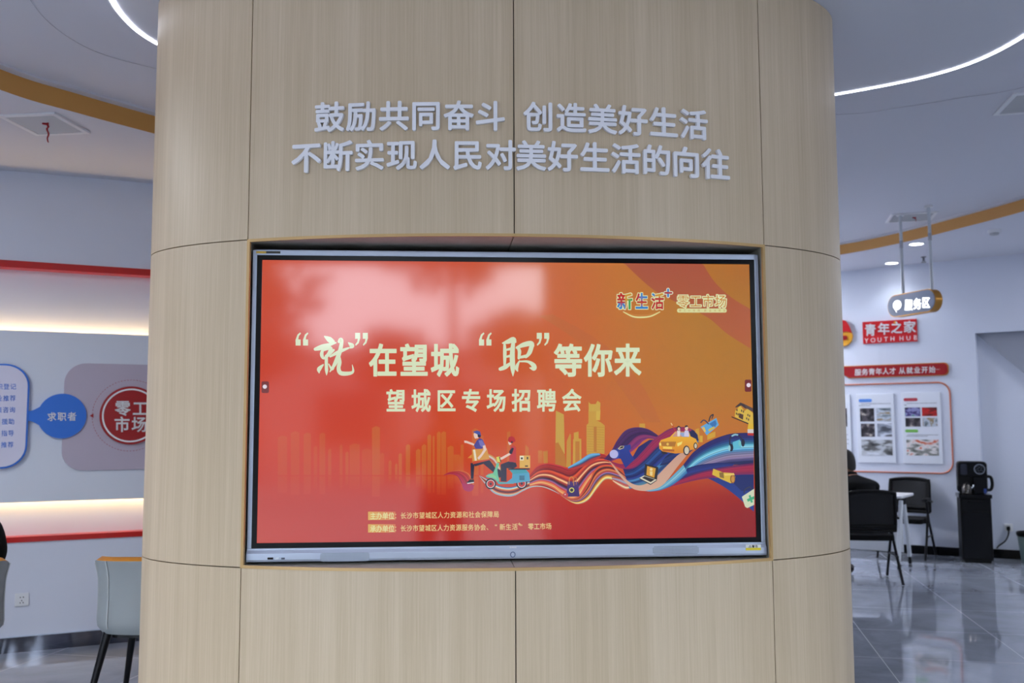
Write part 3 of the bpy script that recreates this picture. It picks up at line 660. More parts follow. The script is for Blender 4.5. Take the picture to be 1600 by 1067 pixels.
# courier running with a parcel
art = Art()
SK = (236, 206, 190); NAVY = (42, 38, 62)
art.poly(cB((345, 560), (400, 560), (390, 600), (380, 750), (348, 750)), NAVY); art.poly(cB((380, 560), (560, 510), (600, 560), (640, 620), (700, 640), (720, 720), (690, 735), (600, 655), (500, 570), (400, 600)), NAVY)
art.poly(cB((300, 790), (340, 755), (385, 755), (388, 785), (350, 800), (310, 805)), (30, 28, 40)); art.poly(cB((300, 798), (388, 786), (384, 796), (312, 808)), (230, 226, 230))
art.poly(cB((385, 350), (420, 290), (455, 262), (490, 280), (520, 350), (480, 390), (405, 390)), (76, 72, 150)); art.poly(cB((440, 290), (480, 285), (520, 345), (480, 370), (455, 345)), (120, 116, 186))
art.poly(cB((270, 292), (300, 295), (390, 330), (384, 352), (300, 322), (272, 318)), SK); art.poly(cB((380, 215), (400, 190), (440, 200), (440, 262), (400, 270), (388, 250)), SK)
art.poly(cB((372, 188), (420, 172), (460, 185), (472, 240), (440, 256), (432, 220), (400, 205)), (70, 84, 160)); art.poly(cB((428, 215), (470, 230), (462, 256), (432, 250)), NAVY)
art.poly(cB((310, 500), (360, 455), (360, 500)), (222, 150, 60)); art.poly(cB((362, 400), (540, 385), (572, 510), (372, 560)), (216, 152, 66)); art.poly(cB((372, 540), (570, 512), (572, 524), (374, 575)), (206, 72, 44)); art.poly(cB((375, 400), (400, 398), (420, 530), (395, 532)), (238, 226, 196))
art.poly(cB((490, 355), (520, 345), (536, 400), (480, 480), (445, 520), (425, 500), (470, 450), (500, 400)), SK)
art.done('courier_graphic')
art = Art()
TEAL = (72, 160, 176)
art.disc(*cB((585, 808))[0], 8.6, (34, 30, 44)); art.disc(*cB((585, 808))[0], 6.4, (222, 214, 214)); art.disc(*cB((585, 808))[0], 5.4, (196, 56, 52)); art.disc(*cB((585, 808))[0], 2, (50, 44, 60))
art.disc(*cB((955, 805))[0], 8.6, (34, 30, 44)); art.disc(*cB((955, 805))[0], 6.4, (222, 214, 214)); art.disc(*cB((955, 805))[0], 5.4, (196, 56, 52)); art.disc(*cB((955, 805))[0], 2, (50, 44, 60))
art.poly(cB((525, 715), (560, 690), (610, 680), (650, 700), (690, 785), (860, 790), (860, 806), (680, 812), (650, 770), (600, 740), (540, 735)), (84, 170, 178)); art.poly(cB((610, 690), (640, 620), (655, 560), (690, 560), (665, 640), (672, 700), (690, 770), (660, 780)), (110, 196, 160))
art.poly(cB((650, 490), (690, 480), (710, 500), (700, 550), (665, 545)), (220, 214, 90)); art.line(cB((690, 490), (705, 545)), 1.4, (40, 40, 50)); art.poly(cB((528, 715), (600, 682), (650, 720), (655, 760), (610, 735)), (140, 206, 150))
art.poly(cB((800, 632), (1000, 632), (1045, 680), (1055, 775), (870, 800), (760, 800), (840, 740), (845, 680)), (84, 164, 198)); art.poly(cB((800, 632), (990, 632), (1035, 675), (850, 690)), TEAL)
for k in range(4): art.line(cB((930, 716+14*k), (986, 716+14*k)), 1.0, (40, 50, 70))
art.poly(cB((790, 625), (1050, 622), (1050, 640), (800, 640)), (40, 44, 56)); art.poly(cB((930, 470), (1056, 470), (1056, 618), (930, 618)), (226, 178, 88)); art.poly(cB((932, 474), (980, 474), (980, 528), (932, 528)), (240, 230, 200)); art.rect(*cB((944, 492))[0], *cB((968, 516))[0], (60, 54, 50)); art.rect(*cB((1014, 486))[0], *cB((1034, 516))[0], (90, 70, 50)); art.rect(*cB((994, 588))[0], *cB((1030, 604))[0], (90, 70, 50))
art.poly(cB((705, 575), (800, 540), (885, 555), (900, 600), (860, 625), (775, 620), (775, 780), (705, 780)), (46, 42, 66))
art.poly(cB((815, 380), (850, 345), (885, 370), (892, 550), (805, 545)), (196, 58, 62)); art.poly(cB((805, 420), (840, 375), (862, 385), (840, 450), (808, 450)), (38, 34, 56)); art.poly(cB((700, 498), (805, 440), (825, 458), (720, 520), (700, 518)), SK)
art.poly(cB((795, 290), (835, 290), (830, 340), (805, 345), (795, 320)), SK); art.poly(cB(*circ(835, 280, 46, 20, 40)[:11], (790, 290), (840, 295), (850, 320), (878, 300)), (190, 46, 54)); art.poly(cB((790, 285), (800, 252), (835, 240), (868, 255), (880, 300), (850, 318), (838, 292)), (190, 46, 54)); art.poly(cB((825, 300), (850, 300), (848, 322), (828, 322)), (60, 40, 50))
art.done('scooter_graphic')
art = Art()
art.poly(cC((250, 748), (356, 752), (372, 905), (232, 908)), (80, 56, 120), (62, 42, 100)); art.stroke(cC((262, 780), (268, 720), (285, 700), (305, 715), (312, 790)), [1, 1, 1, 1, 1], (214, 160, 70)); art.stroke(cC((300, 760), (318, 708), (340, 715), (336, 780)), [.9]*4, (196, 120, 60))
art.disc(*cC((290, 838))[0], 4, (226, 222, 110)); art.disc(*cC((290, 838))[0], 2.6, (60, 60, 70)); art.disc(*cC((226, 890))[0], 4, (196, 66, 70)); art.disc(*cC((222, 884))[0], 1.2, (230, 200, 200))
art.done('shopping_bag_graphic'); art = Art()
art.poly(cC((690, 440), (770, 400), (800, 378), (838, 375), (905, 362), (908, 410), (888, 430), (945, 520), (850, 610), (800, 510), (740, 508)), (40, 62, 150), (36, 50, 134)); art.poly(cC((770, 408), (800, 378), (838, 378), (830, 402), (790, 418)), (206, 190, 150)); art.poly(cC((782, 408), (806, 384), (832, 382), (822, 400)), (30, 30, 50))
art.poly(cC((685, 450), (740, 420), (790, 440), (780, 510), (720, 505)), (50, 84, 176)); art.disc(*cC((730, 463))[0], 6.7, (186, 186, 234))
art.done('shirt_graphic'); art = Art()
art.poly(cD((48, 620), (172, 652), (158, 775), (38, 740)), (42, 38, 40)); art.poly(cD((68, 640), (148, 662), (134, 750), (60, 724)), (222, 162, 54)); art.disc(*cD((105, 672))[0], 2.2, (240, 220, 160)); art.poly(cD((92, 690), (118, 690), (116, 732), (94, 726)), (238, 216, 150))
art.poly(cD((-4, 752), (38, 728), (158, 768), (100, 806)), (224, 216, 190)); art.poly(cD((20, 750), (44, 735), (140, 765), (100, 790)), (52, 46, 46)); art.poly(cD((-4, 752), (100, 806), (158, 768), (158, 776), (100, 816), (-4, 760)), (60, 56, 60))
art.done('laptop_graphic')
art = Art()   # open yellow car with two riders
art.poly(cD((455, 320), (500, 310), (535, 350), (545, 405), (510, 400), (460, 380)), (34, 32, 78))
art.disc(*cD((430, 494))[0], 4, (40, 34, 40), 7); art.disc(*cD((515, 452))[0], 2.8, (40, 34, 40), 6); art.poly(cD((190, 500), (245, 510), (260, 530), (215, 530)), (44, 34, 40))
art.poly(cD((178, 430), (195, 400), (280, 370), (330, 320), (455, 325), (470, 365), (520, 390), (542, 440), (520, 480), (450, 500), (400, 520), (330, 525), (210, 505), (180, 480)), (244, 190, 40), (226, 140, 36))
art.poly(cD((300, 368), (335, 322), (455, 328), (455, 372)), (206, 150, 130)); art.poly(cD((360, 330), (455, 330), (455, 370), (395, 370)), (150, 170, 210))
art.poly(cD((196, 416), (335, 416), (325, 460), (203, 455)), (150, 84, 30));
for k in range(4): art.line(cD((200, 422+10*k), (332, 424+10*k)), .6, (226, 160, 50))
art.disc(*cD((258, 438))[0], 2, (240, 200, 80)); art.poly(cD((345, 430), (395, 412), (385, 440), (350, 460)), (246, 226, 120)); art.poly(cD((180, 430), (196, 425), (198, 452), (180, 450)), (246, 226, 120)); art.poly(cD((205, 484), (320, 488), (318, 506), (215, 502)), (180, 96, 30)); art.poly(cD((215, 460), (300, 462), (298, 484), (216, 480)), (250, 214, 90))
art.disc(*cD((432, 496))[0], 5.2, (44, 36, 40), 7.6); art.disc(*cD((434, 496))[0], 3.6, (214, 204, 180), 5.8); art.disc(*cD((516, 454))[0], 3.2, (44, 36, 40), 5.4); art.disc(*cD((517, 454))[0], 2, (214, 204, 180), 3.8)
art.poly(cD((345, 300), (375, 300), (372, 365), (348, 365)), (236, 226, 220)); art.disc(*cD((360, 292))[0], 3.2, (42, 34, 40), 4); art.disc(*cD((362, 297))[0], 2, (240, 206, 180), 2.6)
art.poly(cD((415, 312), (450, 312), (458, 368), (410, 365)), (210, 206, 236)); art.disc(*cD((432, 290))[0], 2.6, (240, 206, 180), 3.6); art.poly(cD((416, 285), (420, 265), (440, 262), (450, 280), (440, 276)), (36, 30, 36)); art.line(cD((295, 252), (325, 310)), 1.4, (196, 50, 44)); art.line(cD((290, 245), (300, 262)), 1.6, (240, 206, 150))
art.done('car_graphic')
art = Art()
art.poly(cD((563, 278), (708, 195), (732, 260), (620, 355)), (96, 168, 220)); art.poly(cD((640, 250), (700, 215), (712, 250), (690, 290)), (60, 116, 180)); art.poly(cD((575, 285), (595, 275), (615, 320), (600, 330)), (226, 190, 90)); art.poly(cD((635, 300), (690, 272), (694, 290), (640, 322)), (210, 190, 80))
art.stroke(cD((565, 238), (590, 215), (612, 225), (635, 250)), [1.8]*4, (50, 56, 90)); art.stroke(cD((640, 225), (655, 180), (680, 165), (668, 200)), [1.8, 2, 2, 1.4], (44, 44, 60))
art.done('briefcase_graphic'); art = Art()
art.stroke(cD((838, 470), (835, 390), (870, 350), (925, 365), (960, 425)), [2.4, 2, 2.6, 2, 2.4], (44, 40, 58)); art.stroke(cD((855, 362), (880, 350), (905, 352)), [2.4, 2.6, 2.4], (150, 200, 214)); art.poly(cD((860, 420), (925, 395), (940, 470), (870, 490)), (96, 190, 214)); art.disc(*cD((846, 470))[0], 3.4, (34, 32, 48), 6); art.disc(*cD((956, 425))[0], 2.8, (34, 32, 48), 6); art.disc(*cD((830, 475))[0], 1.8, (150, 206, 214), 4.6); art.disc(*cD((926, 430))[0], 2, (120, 200, 200), 4.4)
art.done('headphones_graphic'); art = Art()
art.poly(cD((680, 665), (770, 700), (850, 705), (885, 740), (870, 795), (840, 800), (760, 765), (670, 720)), (222, 186, 60)); art.disc(*cD((860, 760))[0], 4, (150, 92, 36), 7); art.disc(*cD((862, 762))[0], 2.6, (206, 150, 60), 5); art.poly(cD((735, 700), (775, 700), (780, 755), (740, 745)), (140, 110, 50)); art.poly(cD((775, 715), (870, 705), (880, 725), (790, 730)), (236, 206, 100))
art.done('scroll_graphic'); art = Art()
art.poly(cD((884, 130), (930, 80), (968, 130), (1000, 110), (1060, 150), (1060, 268), (1000, 245), (880, 185)), (222, 186, 66)); art.poly(cD((884, 92), (932, 52), (968, 66), (1000, 100), (980, 110), (940, 80), (890, 100)), (62, 48, 50)); art.poly(cD((968, 66), (1060, 105), (1060, 140), (990, 108)), (84, 66, 66)); art.poly(cD((850, 180), (1005, 242), (1010, 256), (850, 190)), (50, 34, 34)); art.poly(cD((920, 150), (960, 165), (955, 212), (915, 190)), (84, 56, 44))
for x, y in ((895, 112), (938, 118), (955, 126), (890, 145), (905, 152), (996, 158), (1012, 166), (985, 190), (1002, 200)): art.rect(*cD((x, y))[0], *cD((x+10, y+20))[0], (70, 50, 40))
art.poly(cD((1005, 250), (1060, 250), (1060, 300), (998, 300)), (226, 186, 40)); art.poly(cD((998, 300), (1060, 300), (1060, 335), (998, 335)), (214, 206, 206)); art.poly(cD((998, 335), (1060, 335), (1060, 360), (998, 356)), (190, 50, 40))
art.done('house_graphic'); art = Art()
art.poly(cD((945, 925), (1060, 850), (1060, 1000), (995, 1030), (975, 1018)), (214, 222, 190)); art.stroke(cD((965, 890), (975, 858), (1015, 835), (1035, 855)), [2]*4, (60, 60, 80))
art.poly(cD((1008, 915), (1025, 907), (1048, 975), (1030, 982)), (70, 176, 130)); art.poly(cD((992, 948), (1060, 918), (1060, 946), (1000, 972)), (70, 176, 130))
art.done('first_aid_case_graphic')

# writing on the screen
CREAM = (220, 232, 196)
def stext(name, items, bold, c=CREAM):
    mb = Art(); y = nl()
    put_text(mb, TF, items, y, col=lin(c), bold=bold, ref=(0, TZ)); return mb.build(name, M_screen, screen, vcol=True)
stext('headline_lettering', [('在', 598.5, 562.5, 45, 53), ('望', 647, 562.5, 45, 53), ('城', 695, 562.5, 45, 53), ('等', 888, 562.8, 45, 53), ('你', 935.5, 562.8, 45, 53), ('来', 981, 562.5, 43, 53)], .029)
t1 = crop(440, 500, 5.333); t2 = crop(730, 500, 5.333)
art = Art()
def brush(cf, strokes):
    for pts in strokes: art.stroke(cf(*[(p[0], p[1]) for p in pts]), [p[2]/5.333*1.5 for p in pts], CREAM, 5)
brush(t1, [[(358, 136, 8), (395, 160, 30), (425, 182, 26)], [(280, 242, 18), (335, 226, 30), (395, 206, 20), (452, 188, 8)], [(345, 240, 12), (333, 285, 20), (350, 318, 14), (388, 292, 16), (432, 250, 14)], [(352, 250, 12), (405, 232, 20), (400, 270, 22), (372, 300, 14)],
           [(372, 300, 18), (372, 370, 18), (374, 420, 18), (374, 458, 4)], [(346, 372, 8), (312, 408, 24), (312, 440, 6)], [(392, 366, 6), (420, 410, 14), (438, 380, 8)], [(404, 304, 10), (470, 268, 20), (558, 232, 10)],
           [(478, 180, 16), (492, 162, 22), (500, 185, 20), (482, 270, 24), (446, 360, 22), (402, 430, 6)], [(478, 290, 10), (484, 350, 20), (474, 400, 22), (490, 440, 24), (545, 446, 22), (594, 430, 14), (588, 372, 3)], [(556, 188, 6), (585, 214, 28), (572, 230, 10)]])
art.done('brush_lettering'); art = Art()
brush(t2, [[(296, 192, 8), (345, 178, 26), (386, 160, 26), (402, 182, 12)], [(312, 205, 14), (314, 280, 20), (312, 390, 12)], [(384, 185, 20), (376, 290, 28), (380, 400, 26), (382, 466, 4)], [(318, 250, 10), (370, 238, 16)], [(318, 308, 10), (366, 296, 16)], [(276, 408, 20), (320, 390, 24), (372, 350, 10)],
           [(420, 228, 14), (436, 260, 20), (430, 318, 14)], [(414, 230, 14), (470, 206, 26), (530, 194, 28), (544, 212, 22)], [(540, 210, 24), (520, 270, 24), (490, 308, 14)], [(430, 312, 14), (500, 298, 18)], [(436, 338, 6), (412, 394, 20), (420, 424, 8)], [(432, 345, 8), (505, 346, 14), (552, 376, 26), (556, 404, 26), (522, 398, 6)]])
art.done('brush_lettering'); art = Art()
for cf, x, f in ((t1, 116, 1), (t1, 178, 1), (t2, 99, 1), (t2, 160, 1)):
    art.poly(cf((x, 212), (x-1, 165), (x+16, 120), (x+38, 102), (x+45, 112), (x+28, 132), (x+22, 160), (x+42, 162), (x+42, 212)), CREAM)
for cf, x in ((t1, 612), (t1, 676), (t2, 580), (t2, 642)):
    art.poly(cf((x, 106), (x+42, 106), (x+43, 150), (x+30, 192), (x+6, 214), (x, 204), (x+18, 180), (x+22, 156), (x, 156)), CREAM)
art.done('brush_lettering')
stext('subtitle_lettering', line_chars('望城区专场招聘会', 618.5, 625.8, 893.5, 625.2, 31, 37), .026)
art = Art(); art.poly([(575, 799.5), (618, 799.5), (618, 812.5), (575, 812.5)], (222, 170, 70), (214, 110, 60), False); art.poly([(575, 819), (618, 819), (618, 832), (575, 832)], (222, 170, 70), (214, 110, 60), False); art.done('label_bar_graphic')
stext('organiser_lettering', line_chars('主办单位', 583, 806.3, 611.5, 805.8, 9.8, 11.5)+line_chars('承办单位', 583, 826.2, 611.5, 825.8, 9.8, 11.5), .014, (232, 230, 160))
stext('organiser_lettering', line_chars('：长沙市望城区人力资源和社会保障局', 620.5, 805.7, 775.5, 803.5, 9.2, 10.6)+line_chars('：长沙市望城区人力资源服务协会、', 620.5, 825.6, 764.5, 823.6, 9.2, 10.6)
      + line_chars('新生活', 785, 823.4, 804.5, 823.0, 9.2, 10.6)+[('+', 811.5, 818.5, 9, 9), ('“', 777.5, 822.5, 9, 10), ('”', 817, 822.6, 9, 10)]+line_chars('零工市场', 829.5, 822.6, 857.5, 822.0, 9.2, 10.6), .014, (232, 204, 138))
# logo at the top right of the picture
lg = crop(940, 440, 5.926)
def lchar(ch, x0, y0, x1, y1): (a, b), (c, d) = lg((x0, y0), (x1, y1)); return (ch, (a+c)/2, (b+d)/2, (c-a)*1.04, (d-b)*1.04)
LG1 = [lchar('新', 145, 105, 285, 255), lchar('生', 315, 105, 430, 255), lchar('活', 462, 105, 578, 255)]
LG2 = [lchar('零', 700, 120, 812, 240), lchar('工', 820, 120, 925, 240), lchar('市', 935, 120, 1040, 240), lchar('场', 1050, 120, 1160, 240)]
stext('logo', LG1+LG2, .075, (226, 230, 178))
mb = Art(); y = nl(); rgb = [(190, 52, 50), (60, 130, 200), (186, 60, 56), (70, 160, 90), (206, 150, 60)]
for k, it in enumerate(LG1):
    n0_ = len(mb.v); put_text(mb, TF, [it], y, bold=.028, ref=(0, TZ)); (xa, za), (xb, zb) = T(it[1]-it[3]/2, it[2]+it[4]/2), T(it[1]+it[3]/2, it[2]-it[4]/2)
    for i in range(n0_, len(mb.v)):
        cx, cy = (mb.v[i][0]-xa)/(xb-xa), (mb.v[i][2]-za)/(zb-za)
        if k == 0: q = (0 if cy > .62 else 2 if cy > .38 else 1) if cx < .52 else (4 if cy > .74 or cx < .66 else 3)
        elif k == 1: q = 1 if cy < .18 or (cy > .62 and cx > .35) else 0 if cy > .38 else 4
        else: q = (1 if cy > .68 else 0) if cx < .3 else (4 if cy > .78 else 2 if cy > .5 else 0)
        mb.c[i] = lin(rgb[q])
mb.build('logo', M_screen, screen, vcol=True)
stext('logo', LG2, .0, (206, 134, 48))
art = Art(); art.stroke(lg((617, 72), (617, 135)), [5.6, 5.6], (226, 230, 200)); art.stroke(lg((590, 103), (648, 103)), [5.6, 5.6], (226, 230, 200)); art.stroke(lg((617, 72), (617, 135)), [3, 3], (70, 130, 200)); art.stroke(lg((590, 103), (648, 103)), [3, 3], (176, 60, 64))
art.stroke(lg((204, 280), (290, 322), (375, 330), (460, 318), (540, 280)), [1.6, 2.4, 2.6, 2.4, 1.6], (228, 220, 150)); art.stroke(lg((222, 282), (300, 305), (375, 312), (450, 303), (522, 282)), [.6, 1.4, 2, 1.4, .6], (206, 136, 60))
art.poly(lg(*[(p[0], p[1]) for p in rrect(700, 1160, 248, 286, 16)]), (224, 224, 160)); art.done('logo')
stext('logo', [lchar('零', 716, 256, 738, 278), lchar('工', 760, 256, 782, 278), lchar('小', 802, 256, 824, 278), lchar('市', 846, 256, 868, 278), lchar('场', 890, 256, 912, 278), lchar('就', 950, 256, 972, 278), lchar('业', 996, 256, 1018, 278), lchar('大', 1040, 256, 1062, 278), lchar('民', 1084, 256, 1106, 278), lchar('生', 1128, 256, 1150, 278)], .0, (200, 140, 60))
# touch toolbar tabs at both screen edges
for x0, x1, y0, y1, cx, cy in ((408.4, 420, 595.7, 614, 413.6, 604), (1164, 1174.5, 593, 612, 1170, 601.6)):
    art = Art(); art.poly(rrect(x0, x1, y0, y1, 2.5), (116, 34, 34)); art.disc(cx, cy, 3.3, (236, 226, 236)); art.done('toolbar_tab')
# fittings on the silver bar
def bar(px, py): a, b = T(px, py, -.012); return a, b
for (xa, ya, xb, yb), side in (((500, 863.5, 577.5, 876.5), 0), ((1019.5, 853.3, 1092, 865.5), 1)):
    (ax, az), (bx_, bz_) = bar(xa, ya), bar(xb, yb); mb = MB(); nx_, nz2 = 34, 6
    mb.xz(rrect(ax, bx_, min(az, bz_), max(az, bz_), .012), -.0126, -.011, 0)
    for i in range(nx_):
        for j in range(nz2):
            u = (i+.5)/nx_; w = (j+.5)/nz2
            if (i in (0, nx_-1)) and j in (0, nz2-1): continue
            x = ax+(bx_-ax)*u; z = min(az, bz_)+abs(bz_-az)*w; mb.add([(x-.0012, -.0129, z-.0014), (x+.0012, -.0129, z-.0014), (x+.0012, -.0129, z+.0014), (x-.0012, -.0129, z+.0014)], [(0, 1, 2, 3)], 1)
    mb.build('speaker_grille', [M_silver, M_black], tv)
for (xa, ya, xb, yb), mm in (((418, 871, 426.8, 874), M_black), ((430, 871.2, 436.4, 873.6), M_chrome), ((439.5, 871.2, 445, 873.8), mat('usb_grey', (70, 76, 96), .4))):
    (ax, az), (bx_, bz_) = bar(xa, ya), bar(xb, yb); MB().box(ax, bx_, -.0135, -.010, bz_, az).build('port', mm, tv)
ax, az = bar(801.3, 866.3); MB().tube([(ax+.0085*math.cos(i*math.pi/12), -.0125, az+.0095*math.sin(i*math.pi/12)) for i in range(25)], .0017, cap=False, n=8).build('power_button', mat('button_blue', (96, 112, 150), .3, .4), tv)
mb = MB()
for k in range(4): a_, b_ = bar(797.5+2.8*k, 855.2); mb.box(a_-.0022, a_+.0022, -.0095, -.006, b_-.003, b_+.003)
mb.build('bar_logo', M_white, tv)
def sticker(xa, ya, xb, yb, split, c1, c2, items, horizontal):
    ly = -.0145 if not horizontal else -.0035
    (ax, az), (bx_, bz_) = T(xa, ya, ly), T(xb, yb, ly); mb = MB()
    if horizontal: xm = ax+(bx_-ax)*split; mb.box(ax, xm, ly, ly+.002, bz_, az, 0).box(xm, bx_, ly, ly+.002, bz_, az, 1)
    else: zm = az+(bz_-az)*split; mb.box(ax, bx_, ly, ly+.002, zm, az, 0).box(ax, bx_, ly, ly+.002, bz_, zm, 1)
    s = mb.build('sticker', [c1, c2], tv)
    mb = MB(); put_text(mb, TF, items, ly-.0003, ref=(0, TZ), bold=.02, ly=ly); mb.build('lettering', M_black, s); return s
M_yel = mat('sticker_yellow', (226, 206, 30), .4); M_stw = mat('sticker_white', (226, 226, 222), .4); M_amb = mat('sticker_amber', (214, 172, 50), .4); M_std = mat('sticker_olive_black', (44, 42, 30), .4)
sticker(1165.4, 851, 1189, 859.6, .55, M_stw, M_yel, [('警', 1177, 853.6, 4.4, 4.4), ('告', 1182, 853.5, 4.4, 4.4), ('△', 1171.8, 853.6, 5, 4.6)], False)
st = sticker(400.4, 392.2, 438, 396.0, .41, M_amb, M_std, [], True)

# ------------------------------------------------------------------ left wall boards (raised, mounted on the floating panel)
LP = Fr(*LW.at(0, -.006)[:2], LW.a)
def lpx(x, y, ly=0.0): return LP.px(x, y, ly)
def ppoly(fr, pts, ly=0.0): return [fr.px(x, y, ly) for x, y in pts]
# mauve backing with rounded corners
bx0_, bz1_ = lpx(101.5, 567); _, bz0_ = lpx(101.5, 735.5)
bd = frthing('backing_board', LP, 0, 0, 'rounded mauve grey board behind the round red sign on the left wall', 'board')
bw = 2*(lpx(204, 648)[0]-bx0_)
MB().xz(rrect(bx0_, bx0_+bw, bz0_, bz1_, .14, 8), -.014, 0).build('panel', M_mauve, bd, bevel=.002)
# round red sign
rc = lpx(204, 649); rr_ = rc[0]-lpx(155, 649)[0]
rs = frthing('round_sign', LP, rc[0], rc[1], 'round dark red sign with a white ring reading 零工市场 on the mauve board', 'sign', ly=-.014)
MB().xz(circ(0, 0, rr_, 56), -.022, 0).build('disc', M_deepred, rs, bevel=.003)
mb = MB(); o_, i_ = circ(0, 0, rr_*.925, 56), circ(0, 0, rr_*.87, 56)
mb.grid([[(x, -.0235, z) for x, z in o_], [(x, -.0235, z) for x, z in i_]], closed=True, smooth=False); mb.build('ring', M_white, rs)
mb = MB(); put_text(mb, LP, [('零', 191.5, 637.5, 25, 25), ('工', 219, 638, 25, 25), ('市', 190.5, 663, 25, 25), ('场', 217.5, 663, 25, 25)], -.026, bold=.019, depth=.004, ly=-.026, ref=rc); mb.build('lettering', M_white, rs)
mb = MB(); rd = rc[0]-lpx(143.5, 649)[0]
for k in range(76):
    a = 2*math.pi*k/76; b = a+.045
    mb.add([(math.cos(t)*q*rd, -.0012, math.sin(t)*q*rd) for t, q in ((a, 1.0), (b, 1.0), (b, .988), (a, .988))], [(0, 1, 2, 3)])
mb.build('dashed_ring', M_deepred, rs)
ax_, az_ = lpx(143, 649.5); ax_ -= rc[0]; az_ -= rc[1]
MB().xz([(ax_-.013, az_), (ax_+.012, az_+.016), (ax_+.012, az_-.016)], -.004, 0).build('arrow', M_deepred, rs)
# blue lollipop sign joined to the white list board
jc = lpx(97, 650); jr = lpx(135, 650)[0]-jc[0]; n0 = lpx(43, 650)
js = frthing('information_board', LP, 0, 0, 'rounded white list board edged in blue, joined to a blue disc reading 求职者', 'sign')
lx1, lz1 = lpx(44.5, 650)[0], lpx(0, 568.5)[1]; lz0 = lpx(0, 732)[1]; lx0 = lx1-1.0
MB().xz(rrect(lx0, lx1, lz0, lz1, .15, 8), -.030, -.0).build('blue_backing', M_blue, js, bevel=.002)
MB().xz(rrect(lx0+.012, lx1-.012, lz0+.012, lz1-.012, .14, 8), -.034, -.028).build('face', M_board, js)
mb = MB(); zc = jc[1]; nk = .034
arc = [(jc[0]+jr*math.cos(t), zc+jr*math.sin(t)) for t in np.linspace(-math.pi+.42, math.pi-.42, 44)]
nu = catmull([arc[-1], (jc[0]-jr-.03, zc+nk*1.15), (jc[0]-jr-.07, zc+nk), (n0[0]-.02, zc+nk*1.3)], 5); nd = catmull([(n0[0]-.02, zc-nk*1.3), (jc[0]-jr-.07, zc-nk), (jc[0]-jr-.03, zc-nk*1.15), arc[0]], 5)
mb.xz([*arc, *nu[1:], *nd[:-1]], -.026, 0); mb.build('blue_disc', M_blue, js, bevel=.002)
mb = MB(); put_text(mb, LP, line_chars('求职者', 81, 651, 112.5, 650.5, 14.2, 14.2), -.0285, bold=.02, depth=.002, ly=-.028); mb.build('lettering', M_white, js)
mb = MB(); rows_ = [('职登记', 604, 20.6, 10.6), ('业推荐', 622.2, 20, 10.5), ('策咨询', 640.3, 19.2, 10.4), ('援助', 658.6, 17.8, 10.4), ('指导', 676.8, 17.2, 10.4), ('推荐', 694.8, 16.6, 10.4)]
for s_, yy, xr, p_ in rows_: put_text(mb, LP, line_chars(s_, xr-p_*(len(s_)-1), yy, xr, yy-.2, 9.8, 9.8), -.0355, bold=.006, ly=-.0355)
mb.build('lettering', M_blue, js)
# wall sockets
def socket_plate(name, fr, px0, py0, px1, py1, label):
    a, b = fr.px(px0, py0), fr.px(px1, py1); cx, cz = (a[0]+b[0])/2, (a[1]+b[1])/2
    s = frthing(name, fr, cx, cz, label, 'socket'); h = .043
    MB().xz(rrect(-h, h, -h, h, .006), -.009, 0).build('plate', M_whiteplastic, s, bevel=.0015)
    MB().xz(rrect(-.03, .03, -.033, .033, .004), -.0105, -.008).build('insert', M_whiteplastic, s)
    mb = MB()
    for x, z, r in ((-.009, .016, 0), (.009, .016, 0), (0, -.006, 0), (-.009, -.02, .5), (.009, -.02, -.5)):
        mb.xz([(x-.0028, z-.004), (x+.0028, z-.004), (x+.0028, z+.004), (x-.0028, z+.004)], -.0112, -.010)
    mb.build('slots', M_black, s); return s, cx, cz
socket_plate('wall_socket', LW, 22.5, 926.5, 45.5, 946.5, 'white wall socket low on the left wall beside the grey chair')

# ------------------------------------------------------------------ right wall signs and posters
def rthing(name, label, cat, group=None, x=0, z=0): return frthing(name, RW, x, z, label, cat, group)
Q = ppoly(RW, [(1348, 503.8), (1432.6, 497.7), (1434.2, 532.8), (1349.6, 538.2)])
x0_, x1_ = Q[0][0], Q[1][0]; z1_ = (Q[0][1]+Q[1][1])/2; z0_ = (Q[2][1]+Q[3][1])/2
sg = rthing('youth_sign', 'square red wall sign reading 青年之家 and YOUTH HUB', 'sign', x=(x0_+x1_)/2, z=(z0_+z1_)/2); ref_ = ((x0_+x1_)/2, (z0_+z1_)/2)
MB().box(x0_-ref_[0], x1_-ref_[0], -.02, 0, z0_-ref_[1], z1_-ref_[1]).build('panel', mat('bright_red_sign', (196, 24, 30), .3), sg, bevel=.002)
mb = MB(); put_text(mb, RW, [('青', 1360, 515.4, 18, 19.5), ('年', 1381, 513.6, 19, 19.5), ('之', 1401, 511.6, 18, 19.5), ('家', 1421.5, 510.6, 20, 19.5)], -.0245, bold=.024, depth=.004, ly=-.02, ref=ref_)
put_text(mb, RW, line_chars('YOUTH', 1354, 531.8, 1394.5, 528.8, 10, 10)+line_chars('HUB', 1408.5, 528.2, 1430.5, 527, 10, 10), -.0215, bold=.004, ly=-.02, ref=ref_); mb.build('lettering', M_white, sg)
sx_, sz_ = RW.px(1399.5, 503.8); mb = MB(); P_ = [(sx_-ref_[0]+(.024 if k % 2 == 0 else .011)*math.sin(k*math.pi/5), sz_-ref_[1]+(.024 if k % 2 == 0 else .011)*math.cos(k*math.pi/5)) for k in range(10)]
mb.xz(P_, -.024, -.02); mb.build('star', mat('star_gold', (226, 160, 40), .35), sg)
